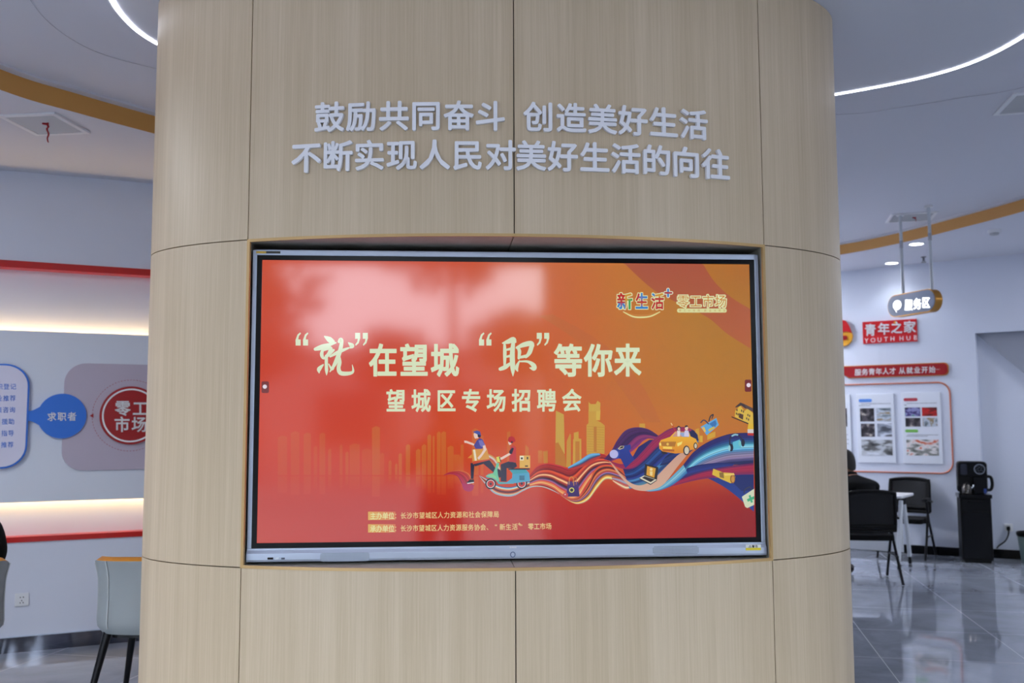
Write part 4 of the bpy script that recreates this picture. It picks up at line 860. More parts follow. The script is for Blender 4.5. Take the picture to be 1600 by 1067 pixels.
# emblem half hidden behind the pillar
ex, ez = RW.px(1317, 521); em = rthing('round_emblem', 'red and gold round emblem peeping out beside the pillar', 'emblem', x=ex, z=ez)
MB().xz(circ(0, -.04, .125, 12), -.03, 0).build('gold_disc', mat('star_gold', (226, 160, 40), .35), em, bevel=.006)
MB().xz([(-.15, .0), (-.13, .1), (-.03, .17), (.05, .155), (.085, .09), (.118, .0), (.05, .018), (-.02, .01), (-.08, .02)], -.045, -.015).build('red_flag', mat('bright_red_sign', (196, 24, 30), .3), em, bevel=.004)
MB().xz(rrect(-.06, .06, -.085, -.03, .02), -.04, -.02).build('red_band', M_deepred, em, bevel=.003)
# long red banner
zt_ = (RW.px(1330, 571.5)[1]+RW.px(1475, 566.7)[1])/2; zb_ = (RW.px(1330, 591)[1]+RW.px(1475, 586.6)[1])/2; xr_ = RW.px(1482.6, 577)[0]; xl_ = RW.px(1319, 577)[0]
xk = RW.px(1327, 590)[0]; hb = zt_-zb_
bn = rthing('banner_sign', 'long dark red plaque with gold rim reading 服务青年人才 从就业开始', 'sign', z=zb_)
def bshape(i):
    arc = [(xr_-.06-i+.06*math.cos(t)*1.0, 0) for t in ()]
    tr_ = [(xr_-i-.05+.05*math.cos(t), hb-i-.05+.05*math.sin(t)) for t in np.linspace(0, math.pi/2, 6)]; br_ = [(xr_-i-.05+.05*math.cos(t), i+.05+.05*math.sin(t)) for t in np.linspace(-math.pi/2, 0, 6)]
    return [(xl_-.9+i, hb-i), (xl_-.9+i, hb*.45), (xl_-.85+i, hb*.42), (xk-.09, hb*.4), (xk+.6*i, i), *br_, *tr_]
MB().xz(bshape(0), -.022, 0).build('rim', mat('antique_gold', (200, 130, 56), .35, .4), bn, bevel=.002)
MB().xz(bshape(.009), -.026, -.02).build('face', M_deepred, bn)
mb = MB(); put_text(mb, RW, line_chars('服务青年人才', 1340.5, 581.6, 1394.8, 579.4, 10.4, 10.8)+line_chars('从就业开始', 1409.5, 579, 1456.5, 577.2, 10.4, 10.8)+line_chars('····', 1463, 577, 1470, 576.7, 6, 6), -.0285, bold=.02, depth=.002, ly=-.027, ref=(0, zb_)); mb.build('lettering', M_white, bn)
# rounded outline frame round the posters
fxr = RW.px(1485.5, 640)[0]; fzt = (RW.px(1324, 601.8)[1]+RW.px(1474, 596.6)[1])/2; fzb = (RW.px(1351, 736.7)[1]+RW.px(1480, 740)[1])/2; fxl = fxr-2.6
of = rthing('outline_frame', 'thin copper-coloured outline with rounded corners running round the posters', 'frame')
P_ = rrect(fxl, fxr, fzb, fzt, .13, 8); mb = MB(); mb.tube([(x, -.006, z) for x, z in P_]+[(P_[0][0], -.006, P_[0][1])], .0085, cap=False, n=8); mb.build('outline', M_orange_line, of)
def photo_mat(i, pal, sc):
    M = bpy.data.materials.new('photo_print'); M.use_nodes = True; n = M.node_tree.nodes; l = M.node_tree.links; b = n['Principled BSDF']; b.inputs['Roughness'].default_value = .35
    t = n.new('ShaderNodeTexCoord'); mp = n.new('ShaderNodeMapping'); mp.inputs['Scale'].default_value = sc; mp.inputs['Location'].default_value = (i*3.7, 0, i*1.3)
    z = n.new('ShaderNodeTexNoise'); z.inputs['Scale'].default_value = 1; z.inputs['Detail'].default_value = 3; r = n.new('ShaderNodeValToRGB'); r.color_ramp.interpolation = 'EASE'
    l.new(t.outputs['Object'], mp.inputs[0]); l.new(mp.outputs[0], z.inputs['Vector']); l.new(z.outputs['Fac'], r.inputs[0]); l.new(r.outputs[0], b.inputs['Base Color'])
    e = r.color_ramp.elements; k = len(pal)
    while len(e) < k: e.new(.5)
    for j, c in enumerate(pal): e[j].position = .34+.32*j/(k-1); e[j].color = (*lin(c), 1)
    return M
cP = crop(1300, 590, 6.67)
def poster(corners, heads, pics, texts, label, shift=None):
    Q = ppoly(RW, corners); xs_ = [q[0] for q in Q]; zs_ = [q[1] for q in Q]; x0, x1, z0, z1 = (xs_[0]+xs_[3])/2, (xs_[1]+xs_[2])/2, (zs_[2]+zs_[3])/2, (zs_[0]+zs_[1])/2
    t = rthing('poster', label, 'poster', 'posters inside the copper outline', x=x0, z=z0)
    MB().box(0, x1-x0, -.014, 0, 0, z1-z0).build('board', mat('poster_paper', (222, 226, 236), .3), t, bevel=.002)
    def loc(pt): a = RW.px(*pt, -.014); return a[0]-x0, a[1]-z0
    for (a, b), c in heads:
        A, B = loc(a), loc(b); mb = MB(); h = abs(A[1]-B[1]); mb.xz(rrect(A[0], B[0], min(A[1], B[1]), max(A[1], B[1]), h*.45), -.0165, -.014); mb.build('heading', mat('heading_%d_%d_%d' % c, c, .4), t)
    for k, ((a, b), pal, sc) in enumerate(pics):
        A, B = loc(a), loc(b); mb = MB(); mb.box(A[0], B[0], -.016, -.014, B[1], A[1]); mb.build('photo', photo_mat(len(bpy.data.materials), pal, sc), t)
    for a, b in texts:
        mb = MB(); A, B = loc(a), loc(b); n = max(3, int((B[0]-A[0])/.011)); rg = random.Random(len(mb.v)+5)
        for i in range(n):
            x = A[0]+(B[0]-A[0])*i/n; h = .0045; mb.box(x, x+.0075*rg.uniform(.7, 1), -.0148, -.014, (A[1]+B[1])/2-h, (A[1]+B[1])/2+h)
        mb.build('small_print', mat('print_grey', (110, 112, 122), .5), t)
    return t
DK = [(20, 20, 26), (44, 40, 46), (90, 84, 90), (190, 180, 170)]; OF = [(60, 70, 66), (130, 140, 150), (190, 200, 214), (150, 130, 100)]; PU = [(30, 36, 40), (70, 60, 120), (150, 150, 200), (80, 160, 120)]
RDK = [(26, 20, 20), (110, 20, 24), (190, 30, 30), (60, 20, 24)]; SH = [(70, 74, 82), (140, 146, 160), (214, 220, 234), (100, 100, 104)]; HALL = [(40, 44, 48), (100, 100, 100), (190, 194, 200), (214, 218, 228)]; TEAM = [(50, 66, 60), (140, 140, 136), (226, 222, 222), (206, 96, 62)]
pr = lambda *a: [(cP(p)[0], cP(q)[0]) for p, q in a]
poster(cP((245, 172), (640, 165), (672, 888), (285, 885)), [(cP((278, 224), (416, 254)), (84, 136, 214))],
       [(cP((290, 320), (442, 456)), DK, (14, 14, 18)), (cP((462, 316), (618, 456)), OF, (6, 6, 24)), (cP((300, 480), (448, 616)), DK, (12, 12, 16)), (cP((470, 478), (626, 614)), SH, (4, 4, 12)), (cP((305, 645), (634, 812)), HALL, (5, 5, 12))],
       pr(((305, 268), (612, 276)), ((280, 288), (408, 296))), 'white poster with a blue heading and five photos above the white table')
poster(cP((715, 155), (1128, 150), (1162, 905), (750, 890)), [(cP((746, 214), (892, 243)), (176, 60, 72)), (cP((762, 540), (898, 570)), (120, 190, 84))],
       [(cP((758, 312), (922, 402)), PU, (12, 12, 16)), (cP((936, 310), (1096, 400)), RDK, (8, 8, 12)), (cP((764, 420), (924, 510)), DK, (10, 10, 12)), (cP((944, 418), (1102, 508)), OF, (18, 18, 10)), (cP((774, 645), (1116, 814)), TEAM, (8, 8, 16))],
       pr(((780, 262), (1096, 270)), ((754, 282), (778, 290)), ((790, 592), (1112, 600)), ((775, 606), (1000, 614))), 'white poster with red and green headings, nearest the water dispenser')
poster(cP((-220, 182), (186, 174), (212, 880), (-185, 882)), [], [(cP((-170, 330), (-10, 420)), DK, (12, 12, 16)), (cP((0, 322), (160, 510)), DK, (10, 10, 14))], pr(((0, 590), (170, 598)), ((20, 640), (176, 648)), ((20, 684), (178, 692))), 'white poster mostly hidden behind the wooden pillar')

# ------------------------------------------------------------------ ceiling fittings
def ceil_thing(name, x, y, zf, rz, label, cat, group=None): return thing(name, (x, y, zf(x, y)), rz, label, cat, group)
def vent(x, y, zf, rz, w, d, label):
    t = ceil_thing('air_vent', x, y, zf, rz, label, 'air vent'); b = .03
    MB().box(-w/2-b, w/2+b, -d/2-b, -d/2, -.012, 0).box(-w/2-b, w/2+b, d/2, d/2+b, -.012, 0).box(-w/2-b, -w/2, -d/2, d/2, -.012, 0).box(w/2, w/2+b, -d/2, d/2, -.012, 0).build('frame', M_whiteplastic, t, bevel=.002)
    mb = MB(); n = 13
    for i in range(n):
        y_ = -d/2+d*(i+.5)/n; mb.add([(-w/2, y_-.008, -.002), (w/2, y_-.008, -.002), (w/2, y_+.0075, -.009), (-w/2, y_+.0075, -.009)], [(0, 1, 2, 3)])
    mb.build('louvre', mat('vent_grey', (190, 192, 196), .5), t, solid=.0015)
    MB().box(-w/2, w/2, -d/2, d/2, -.0008, .0).build('duct', mat('vent_dark', (84, 86, 90), .8), t); return t
vent(-2.594, 1.623, zper, R(-10), .29, .32, 'square grey air vent in the ceiling at left, with a red ribbon tied on')
vent(3.40, 1.42, zcen, R(-15), .36, .35, 'air vent at the far right edge, just past the curving light line')
vent(4.272, 4.775, zcen, R(-18), .36, .34, 'square air vent above the hanging sign with a red ribbon tied on')
def ribbon_(x, y, zf, L, label):
    t = ceil_thing('red_ribbon', x, y, zf, 0, label, 'ribbon'); mb = MB(); P = [(0, 0, -.008), (.012, 0, -.03), (.004, .004, -.35*L), (.016, 0, -.6*L), (.01, 0, -.8*L), (.016, 0, -L)]; P = catmull(P, 5)
    mb.grid([[(p[0]-w*.5, p[1], p[2]), (p[0]+w*.5, p[1]+.004, p[2])] for p, w in zip(P, np.linspace(.013, .006, len(P)))]); mb.tube([(-.02, 0, -.012), (0, 0, -.016), (.014, 0, -.012)], .006, n=6); mb.build('tail', M_ribbon, t, solid=.0012); return t
p_ = atz(72, 192.5, 3.277); ribbon_(p_[0], p_[1], zper, .125, 'thin red ribbon dangling from the left air vent')
p_ = atz(1429, 338, 3.513); ribbon_(p_[0], p_[1], zcen, .05, 'short red ribbon on the air vent above the hanging sign')
def downlight(x, y, zf, label, pw):
    t = ceil_thing('downlight', x, y, zf, 0, label, 'lamp')
    MB().lathe([(.088, 0), (.088, -.006), (.072, -.008), (.068, -.003)]).build('rim', M_whiteplastic, t)
    MB().lathe([(.0685, -.001), (.0685, -.004)]).build('lens', M_lamp, t)
    ld = bpy.data.lights.new('downlight_lamp', 'SPOT'); ld.energy = pw; ld.color = (.86, .92, 1.0); ld.spot_size = R(125); ld.spot_blend = .7; ld.shadow_soft_size = .06
    lo = bpy.data.objects.new('bulb', ld); COL.objects.link(lo); lo.parent = t; lo.location = (0, 0, -.03)
downlight(4.72, 5.56, zper, 'round ceiling downlight beside the gold ceiling band', SPOT_W*.8)
downlight(5.05, 6.80, zper, 'round ceiling downlight close to the far right wall', SPOT_W*.8)
def fill_panel(x, y, z, w, d, rz, pw, label, col_=(.9, .94, 1.0)):  # unseen panel light, added as fill
    t = thing('fill_ceiling_light', (x, y, z), rz, label, 'lamp', 'unseen square ceiling lights added as fill')
    MB().box(-w/2-.02, w/2+.02, -d/2-.02, d/2+.02, -.015, 0).build('frame', M_whiteplastic, t)
    MB().box(-w/2, w/2, -d/2, d/2, -.018, -.014).build('diffuser', M_lamp, t)
    ld = bpy.data.lights.new('fill_lamp', 'AREA'); ld.shape = 'RECTANGLE'; ld.size = w; ld.size_y = d; ld.energy = pw; ld.color = col_
    lo = bpy.data.objects.new('tube', ld); COL.objects.link(lo); lo.parent = t; lo.location = (0, 0, -.022)
# smoke detector and sprinkler
p_ = atz(1553.5, 359, 3.406); t = ceil_thing('smoke_detector', p_[0], p_[1], zper, 0, 'round white smoke detector on the ceiling above the dispenser corner', 'detector')
MB().lathe([(.062, 0), (.062, -.02), (.05, -.03)]).build('base', M_whiteplastic, t); MB().lathe([(.04, -.028), (.044, -.04), (.036, -.052), (.0, -.054)]).build('sensor', mat('sensor_grey', (170, 172, 176), .5), t)
p_ = atz(1443, 401, 3.416); t = ceil_thing('sprinkler', p_[0], p_[1], zper, 0, 'small metal fire sprinkler on the ceiling behind the sign pole', 'sprinkler')
MB().lathe([(.03, 0), (.03, -.006), (.012, -.01), (.012, -.04), (.006, -.05)]).build('body', M_sprinkle, t); MB().lathe([(.028, -.062), (.028, -.065)]).build('deflector', M_sprinkle, t); MB().tube([(-.01, 0, -.04), (-.014, 0, -.055), (0, 0, -.064)], .003).tube([(.01, 0, -.04), (.014, 0, -.055), (0, 0, -.064)], .003).build('yoke', M_sprinkle, t)

# ------------------------------------------------------------------ hanging lit sign
HA = math.atan2(4.251-4.661, 4.157-4.056); HF = Fr(4.056, 4.661, HA)
zs1, zs0 = HF.px(1406, 459.6)[1], HF.px(1401, 495)[1]; xa_ = HF.px(1386.8, 478)[0]; xb_ = HF.px(1462, 469.8)[0]; zm = (zs0+zs1)/2; hs = (zs1-zs0)/2
hs_ = frthing('hanging_sign', HF, 0, zm, 'pill-shaped blue-grey sign reading 服务区 hung from the ceiling on two rods', 'sign')
DT = .078
def stad(i=0.0, n=14): return rrect(xa_+i, xb_-i, -hs+i, hs-i, hs-i-.0005, n)
mb = MB(); mb.prism([(x, 0, z) for x, z in stad()], (0, DT, 0), smooth=True); mb.build('gold_casing', mat('sign_gold', (190, 134, 52), .3, .6), hs_)
MB().xz(stad(.007), -.004, 0).build('face', mat('sign_slate_blue', (106, 121, 152), .35), hs_)
mb = MB(); put_text(mb, HF, [('服', 1420, 476.2, 12.6, 18), ('务', 1433.6, 474.6, 12.6, 18), ('区', 1447, 472.6, 12.6, 18)], -.009, bold=.03, depth=.005, ly=-.006, ref=(0, zm)); mb.build('lettering', M_signlit, hs_)
bc = HF.px(1401.8, 476.6, -.006); bz = bc[1]-zm; rb = hs*.44
MB().xz([*[(bc[0]+rb*1.18*math.cos(t), bz+rb*math.sin(t)) for t in np.linspace(-1.9, 4.0, 30)], (bc[0]-.01, bz-rb*1.55)], -.009, -.004).build('bubble_icon', M_signlit, hs_)
for (tx, ty), (px_, py_) in (((1398.4, 334.7), (1406, 459.4)), ((1448, 319.7), (1451, 452.8))):
    lx = HF.px(px_, py_)[0]; zc_ = zcen(*HF.at(lx, DT/2)[:2])-zm
    rd_ = MB().tube([(lx, DT/2, hs-.01), (lx, DT/2, zc_)], .015, n=12).build('rod', mat('pale_grey_metal', (204, 210, 216), .35, .1), hs_)
    MB().lathe([(.035, zc_-.02), (.035, zc_-.001)], (lx, DT/2, 0)).build('ceiling_rose', M_whiteplastic, rd_)
    MB().lathe([(.016, .55), (.016, .62)], (lx, DT/2, 0)).build('collar', M_chrome, rd_)

# ------------------------------------------------------------------ water dispenser, kettle, socket, bin
DF = Fr(5.436, 6.213, R(-23)); dsp = frthing('water_dispenser', DF, .155, 0, 'tall black tea bar water dispenser standing against the right wall', 'water dispenser', ly=.0)
hw_ = .155
MB().box(-hw_, hw_, 0, .32, .03, .70).build('cabinet', M_black, dsp, bevel=.008)
MB().box(-hw_+.012, hw_-.012, -.006, 0, .05, .545).build('door', M_blackgloss, dsp, bevel=.003)
dr = MB().box(-hw_+.012, hw_-.012, -.006, 0, .56, .69).build('drawer', M_blackgloss, dsp, bevel=.003)
MB().box(-hw_+.07, hw_-.07, -.016, -.006, .66, .672).build('handle', M_black, dr, bevel=.002)
MB().box(-hw_-.012, hw_+.012, -.012, .32, .70, .742).build('worktop', M_blackgloss, dsp, bevel=.006)
MB().box(-hw_+.02, hw_-.02, .02, .30, 0, .03).build('plinth', M_black, dsp)
mb = MB(); mb.xz(rrect(-hw_+.005, hw_-.005, .742, 1.095, .04, 6), .16, .32); mb.build('tower', M_black, dsp, bevel=.006)
fr_ = MB().xz(rrect(-hw_+.015, hw_-.015, .93, 1.085, .03, 6), .135, .16).build('control_panel', M_blackgloss, dsp, bevel=.004)
mb = MB()
for r0, r1 in ((.050, .056),): mb.grid([[(.07+r1*math.cos(t), .133, 1.012+r1*math.sin(t)) for t in np.linspace(0, 6.283, 33)[:-1]], [(.07+r0*math.cos(t), .133, 1.012+r0*math.sin(t)) for t in np.linspace(0, 6.283, 33)[:-1]]], closed=True, smooth=False)
for k in range(14):
    a = .3+k*.42; q = (.018, .034, .042)[k % 3]; x, z = .07+q*math.cos(a), 1.012+q*math.sin(a); mb.box(x-.003, x+.003, .132, .134, z-.002, z+.002)
mb.build('dial', mat('dial_grey', (150, 156, 170), .4), fr_)
MB().xz(rrect(-.125, -.055, .95, 1.07, .02, 5), .131, .136).build('side_display', mat('dim_display', (34, 36, 48), .15), fr_)
MB().xz(rrect(.0, .13, .745, .925, .015, 4), .10, .16).build('tank_cover', M_blackgloss, dsp, bevel=.003)
MB().box(.10, .125, .085, .10, .75, .80).build('tap', mat('tap_blue', (40, 70, 150), .4), dsp, bevel=.003)
mb = MB(); mb.tube(catmull([(hw_-.01, .22, .93), (hw_+.035, .22, .92), (hw_+.045, .2, .85), (hw_+.03, .2, .79), (hw_-.01, .2, .78)], 4), .018); mb.build('side_grip', M_black, dsp)
M_steel_dark = mat('smoked_steel', (96, 92, 88), .25, .9)
kt = frthing('kettle', DF, .155-.075, .742, 'small steel kettle on the left of the black dispenser shelf', 'kettle', ly=.075)
MB().lathe([(.05, .0), (.055, .02), (.052, .07), (.036, .1), (.034, .104)], n=24).build('body', M_steel_dark, kt); MB().lathe([(.036, .104), (.03, .114), (.008, .118), (.008, .13)], n=20).build('lid', M_black, kt)
MB().tube(catmull([(-.05, 0, .09), (-.085, 0, .085), (-.088, 0, .04), (-.053, 0, .025)], 4), .007).build('handle', M_black, kt); MB().tube([(.045, 0, .06), (.066, 0, .08), (.074, 0, .1)], [.014, .01, .008]).build('spout', M_chrome, kt)
sk, scx, scz = socket_plate('wall_socket', RB, 1570, 817.5, 1582, 830.5, 'white wall socket low in the right corner with a black plug in it')
cdn = frthing('power_cord', RB, scx, scz, 'black plug and cord looping from the socket to the dispenser', 'cord')
MB().box(-.018, .018, -.05, -.0115, -.03, .012).build('plug', M_black, cdn, bevel=.006)
e_ = RB.px(1561, 853); wpt = np.array(RB.at(e_[0], -.2, e_[1])); 
MB().tube(catmull([(0, -.04, -.03), (.0, -.05, -.07), (-.03, -.09, -.14), (-.09, -.15, -.19), (e_[0]-scx, -.2, e_[1]-scz-.0)], 6), .008).build('cord', M_black, cdn)
bp = atz(1613, 878.5, 0); bn_ = thing('waste_bin', (bp[0], bp[1], 0), 0, 'grey-green waste bin with a black rim at the right edge', 'bin')
MB().lathe([(.1, .0), (.105, .01), (.135, .29), (.13, .29), (.1, .02), (.02, .018)], n=32).build('body', mat('bin_green', (126, 148, 146), .45), bn_)
MB().lathe([(.13, .275), (.142, .29), (.146, .315), (.138, .33), (.124, .325), (.126, .28)], n=32).build('rim', M_black, bn_)

# ------------------------------------------------------------------ flip-top table and black mesh chairs
TA = R(-38); tb = thing('folding_table', (4.215, 6.30, 0), TA, 'white folding training table on castors beside the seated person in black', 'table')
MB().xy(rrect(-.62, .62, -.29, .29, .03, 4), .74, .765).build('tabletop', M_white, tb, bevel=.003)
MB().box(-.56, .56, -.05, -.03, .16, .52).build('modesty_panel', M_whiteplastic, tb, bevel=.002)
MB().box(-.58, .58, -.03, .03, .69, .738).build('beam', M_black, tb)
M_wl = mat('white_powder_coat', (214, 218, 224), .35)
for sx in (-1, 1):
    x = sx*.555
    for sy in (-1, 1):
        lg_ = MB().tube([(x, sy*.05, .70), (x, sy*.2, .33), (x, sy*.265, .085)], [.024, .022, .02]).build('leg', M_wl, tb)
        MB().lathe([(.012, .05), (.012, .09)], (x, sy*.265, 0), 12).build('castor_stem', M_black, lg_)
        mb = MB(); c_ = (x, sy*.265+.012, .032)
        mb.tube([(x-.014, c_[1], c_[2]), (x+.014, c_[1], c_[2])], .03, n=18); mb.build('castor', M_black, lg_)
    MB().box(x-.03, x+.03, -.06, .06, .66, .74).build('bracket', M_black, tb, bevel=.004)
def mesh_chair(x, y, rz, label):
    """faces local +y; origin under the seat centre"""
    t = thing('training_chair', (x, y, 0), rz, label, 'chair', None)
    MB().xy(rrect(-.23, .23, -.22, .23, .05, 5), .40, .455).build('seat', M_fabric_black, t, bevel=.012)
    mb = MB(); rows = []
    for j in range(9):
        w = j/8; z = .50+.36*w; rows.append([(u*(.225-.01*w), -.245-.075*w-.03*(1-u*u), z+.02*(1-u*u)*w) for u in np.linspace(-1, 1, 9)])
    mb.grid(rows); mb.build('back_mesh', mat('black_mesh_cloth', (18, 19, 23), .8), t, solid=.006)
    fr = [rows[0][0]]+[r[0] for r in rows[1:]]+rows[-1][1:]+[r[-1] for r in rows[-2::-1]]+rows[0][-2:0:-1]
    mb = MB(); mb.tube(fr+[fr[0]], .017, cap=False, n=8); mb.tube([rows[1][0], rows[1][4], rows[1][-1]], .02, n=8); mb.build('back_frame', M_black, t)
    for s in (-1, 1):
        MB().tube([(s*.25, -.02, .645), (s*.25, .05, .42), (s*.255, .27, .012)], .014, n=8).build('leg', M_blackmetal, t)
        MB().tube([(s*.25, .08, .645), (s*.25, -.02, .42), (s*.255, -.33, .012)], .014, n=8).build('leg', M_blackmetal, t)
        MB().tube([(s*.25, -.26, .62), (s*.25, -.1, .65), (s*.25, .12, .65)], .012, n=8).tube([(s*.25, -.20, .25), (s*.25, .15, .25)], .009, n=8).build('side_rail', M_blackmetal, t)
        MB().xy(rrect(s*.25-.03, s*.25+.03, -.06, .2, .02, 4), .652, .68).build('armrest', M_black, t, bevel=.006)
    MB().tube([(-.25, -.02, .40), (.25, -.02, .40)], .012, n=8).build('cross_bar', M_blackmetal, t)
    return t
mesh_chair(3.885, 5.18, R(-12), 'black mesh chair with arms under the person in black')
mesh_chair(5.03, 6.68, R(180-38), 'empty black mesh chair tucked behind the white folding table')

# ------------------------------------------------------------------ grey and orange tub chairs on the left
def tub_chair(x, y, rz, label):
    """faces local +y; back towards -y"""
    t = thing('tub_chair', (x, y, 0), rz, label, 'chair', 'grey and orange tub chairs')
    def shell(off, zo=0.0, bot=.47):
        rows = []
        for j in range(13):
            w = j/12; row = []
            for u in np.linspace(-1, 1, 29):
                a = u*R(112); top = .838-.015*u*u-.17*max(0, abs(u)-.42)**1.5*2.2; z = bot+(top-bot)*w+zo
                flare = .246+.002*w-.006*math.sin(w*math.pi)+.014*max(0, w-.80)*4.0; rx = flare+off; ry = flare*.98+off
                sq = 1/max(abs(math.sin(a))**3.2+abs(math.cos(a))**3.2, 1e-6)**(1/3.2)
                if j == 0: rx *= .90; ry *= .90
                if j == 1: rx *= .98; ry *= .98
                row.append((rx*math.sin(a)*sq*1.04, -ry*math.cos(a)*sq-.0+.02, z))
            rows.append(row)
        return rows
    A, B = shell(.016), shell(-.036, -.004)
    MB().grid(A).build('shell', M_leather_grey, t)
    mb = MB(); mb.grid(B); T_ = [tuple((np.array(p)+np.array(q))/2+np.array([0, 0, .020])) for p, q in zip(A[-1], B[-1])]
    mb.grid([A[-1], T_, B[-1]]); mb.grid([[r[0] for r in A], [r[0] for r in B]]); mb.grid([[r[-1] for r in A], [r[-1] for r in B]]); mb.build('lining', M_leather_orange, t)
    mb = MB(); mb.grid([A[0], [(p[0]*.2, p[1]*.2, p[2]-.005) for p in A[0]]]); mb.build('underside', M_leather_grey, t)
    for k in (10, 18, 6, 22): MB().tube([tuple(np.array(A[j][k])*np.array([1.008, 1.008, 1])+np.array([0, -.0005, 0])) for j in range(1, 13)], .0035, n=6).build('seam', M_seam, t)
    MB().xy(rrect(-.19, .19, -.16, .22, .09, 6), .465, .505).build('seat_cushion', M_leather_orange, t, bevel=.02)
    for sx in (-1, 1):
        for sy in (-1, 1): MB().tube([(sx*.18, sy*.16, .475), (sx*.265, sy*.245, 0.0)], [.022, .012], n=12).build('leg', M_blackmetal, t)
    MB().xy(rrect(-.18, .18, -.16, .18, .05, 5), .445, .475).build('base_plate', M_blackmetal, t)
    return t
tub_chair(-1.745, 1.16, R(-6), 'grey tub chair with orange lining right beside the wooden pillar')
tub_chair(-2.77, 1.07, R(30), 'grey tub chair with orange lining at the left edge, under a person in black')

# ------------------------------------------------------------------ people
def person(name, x, y, rz, label, lean=.0, slouch=0.0, arm='table', stand=False, lift=0.0):
    t = thing(name, (x, y, 0), rz, label, 'person'); L = lean
    bm = bmesh.new(); sk_ = bm.verts.layers.skin.verify(); V = {}
    def v(n, p, r):
        w = bm.verts.new((p[0], p[1], p[2]+(lift if p[2] > .28 else 0))); w[sk_].radius = (r, r) if not isinstance(r, tuple) else r; V[n] = w; return w
    def e(*ns):
        for a, b in zip(ns, ns[1:]): bm.edges.new((V[a], V[b]))
    s = slouch
    B_ = .36 if stand else 0.0                                     # a standing figure's hips are higher
    v('pel', (0, -.02, .53+B_), (.16, .13)); V['pel'][sk_].use_root = True
    v('wst', (0, -.05, .70+B_), (.15, .12)); v('che', (0, -.03+L*.3, .90-s*.5+B_), (.175, .13)); v('upc', (0, .01+L*.6, 1.03-s+B_), (.13, .11)); s -= B_; v('nk', (0, .05+L*.8, 1.10-s), .062); v('nk2', (0, .08+L, 1.15-s), .056)
    hx, hz = .11+L, 1.22-s
    v('hd', (0, hx, hz), (.078, .09)); v('hd2', (0, hx-.005, hz+.07), (.074, .088)); v('chin', (0, hx+.055, hz-.045), .038); v('nose', (0, hx+.115, hz+.01), .012)
    e('pel', 'wst', 'che', 'upc', 'nk', 'nk2', 'hd', 'hd2'); e('hd', 'chin'); e('hd', 'nose')
    for q, sg_ in (('l', -1), ('r', 1)):
        v('sh'+q, (sg_*.195, .0+L*.5, 1.0-s), .084); 
        if arm == 'table': E_, W_, H_ = (sg_*.26, .14+L*.4, .80-s*.3), (sg_*.17, .37+L*.4, .80), (sg_*.13, .44+L*.4, .80)
        elif arm == 'camera': E_, W_, H_ = (sg_*.25, .10, 1.14), (sg_*.12, .15, 1.40), (sg_*.085, .16, 1.455)
        else: E_, W_, H_ = (sg_*.25, .06, .74), (sg_*.17, .28, .62), (sg_*.14, .35, .615)
        v('el'+q, E_, .058); v('wr'+q, W_, .036); v('ha'+q, H_, (.04, .022)); e('upc', 'sh'+q, 'el'+q, 'wr'+q, 'ha'+q)
        d = np.array(H_)-np.array(W_); d = d/np.linalg.norm(d); sd = np.array([1, 0, 0.])
        for k, (o_, ln) in enumerate(((-.027, .062), (-.009, .072), (.009, .068), (.027, .052))):
            a = np.array(H_)+d*.03+sd*o_; v(f'f{q}{k}a', tuple(a), .0105); v(f'f{q}{k}b', tuple(a+d*ln*.5+np.array([0, 0, -.004])), .0095); v(f'f{q}{k}c', tuple(a+d*ln+np.array([0, 0, -.016])), .008); e('ha'+q, f'f{q}{k}a', f'f{q}{k}b', f'f{q}{k}c')
        a = np.array(W_)+d*.035-sd*sg_*.034; v('t'+q, tuple(a), .012); v('t2'+q, tuple(a+d*.03-sd*sg_*.018), .0095); e('ha'+q, 't'+q, 't2'+q)
        v('ear'+q, (sg_*.085, hx-.01, hz+.01), .014); e('hd', 'ear'+q)
        if stand:
            v('hp'+q, (sg_*.10, .0, .84), .10); v('kn'+q, (sg_*.12, .02, .48), .068); v('sn'+q, (sg_*.12, .0, .30), .058); v('an'+q, (sg_*.12, -.02, .10), .045); v('to'+q, (sg_*.13, .09, .045), .038); e('pel', 'hp'+q, 'kn'+q, 'sn'+q, 'an'+q, 'to'+q); continue
        v('hp'+q, (sg_*.10, .08, .515), .098); v('kn'+q, (sg_*.14, .46, .50), .068); v('sn'+q, (sg_*.145, .45, .30), .058); v('an'+q, (sg_*.145, .40, .10), .045); v('to'+q, (sg_*.15, .50, .045), .038); e('pel', 'hp'+q, 'kn'+q, 'sn'+q, 'an'+q, 'to'+q)
    me = bpy.data.meshes.new('body'); bm.to_mesh(me); bm.free(); tmp = bpy.data.objects.new('tmp', me); COL.objects.link(tmp)
    q = tmp.modifiers.new('skin', 'SKIN'); q.use_smooth_shade = True; q = tmp.modifiers.new('sub', 'SUBSURF'); q.levels = 2; q.render_levels = 2
    dg = bpy.context.evaluated_depsgraph_get(); dg.update(); m2 = bpy.data.meshes.new_from_object(tmp.evaluated_get(dg)); m2.name = 'body'
    bpy.data.objects.remove(tmp); o = bpy.data.objects.new('body', m2); COL.objects.link(o); o.parent = t
    m2.materials.clear()
    if stand: s = slouch
    for M in (M_fabric_black, M_skin, M_jeans): m2.materials.append(M)
    wz = [V_[1] for V_ in ()]
    for p in m2.polygons:
        c = p.center.copy(); c.z -= lift; i = 0
        if c.z > 1.13-s: i = 1
        elif c.z < .62 and (c.y > .12 or c.z < .45) and not (c.y > .2 and abs(c.x) < .22 and c.z > .585): i = 2
        if stand: i = 1 if c.z > 1.49 or (c.z > 1.39 and c.y > .13) else 2 if c.z < .82 else 0
        elif arm == 'table' and c.y > .36+L*.4 and c.z > .7: i = 1
        if arm == 'lap' and c.y > .27 and c.z > .575 and abs(c.x) < .2: i = 1
        p.material_index = i; p.use_smooth = True
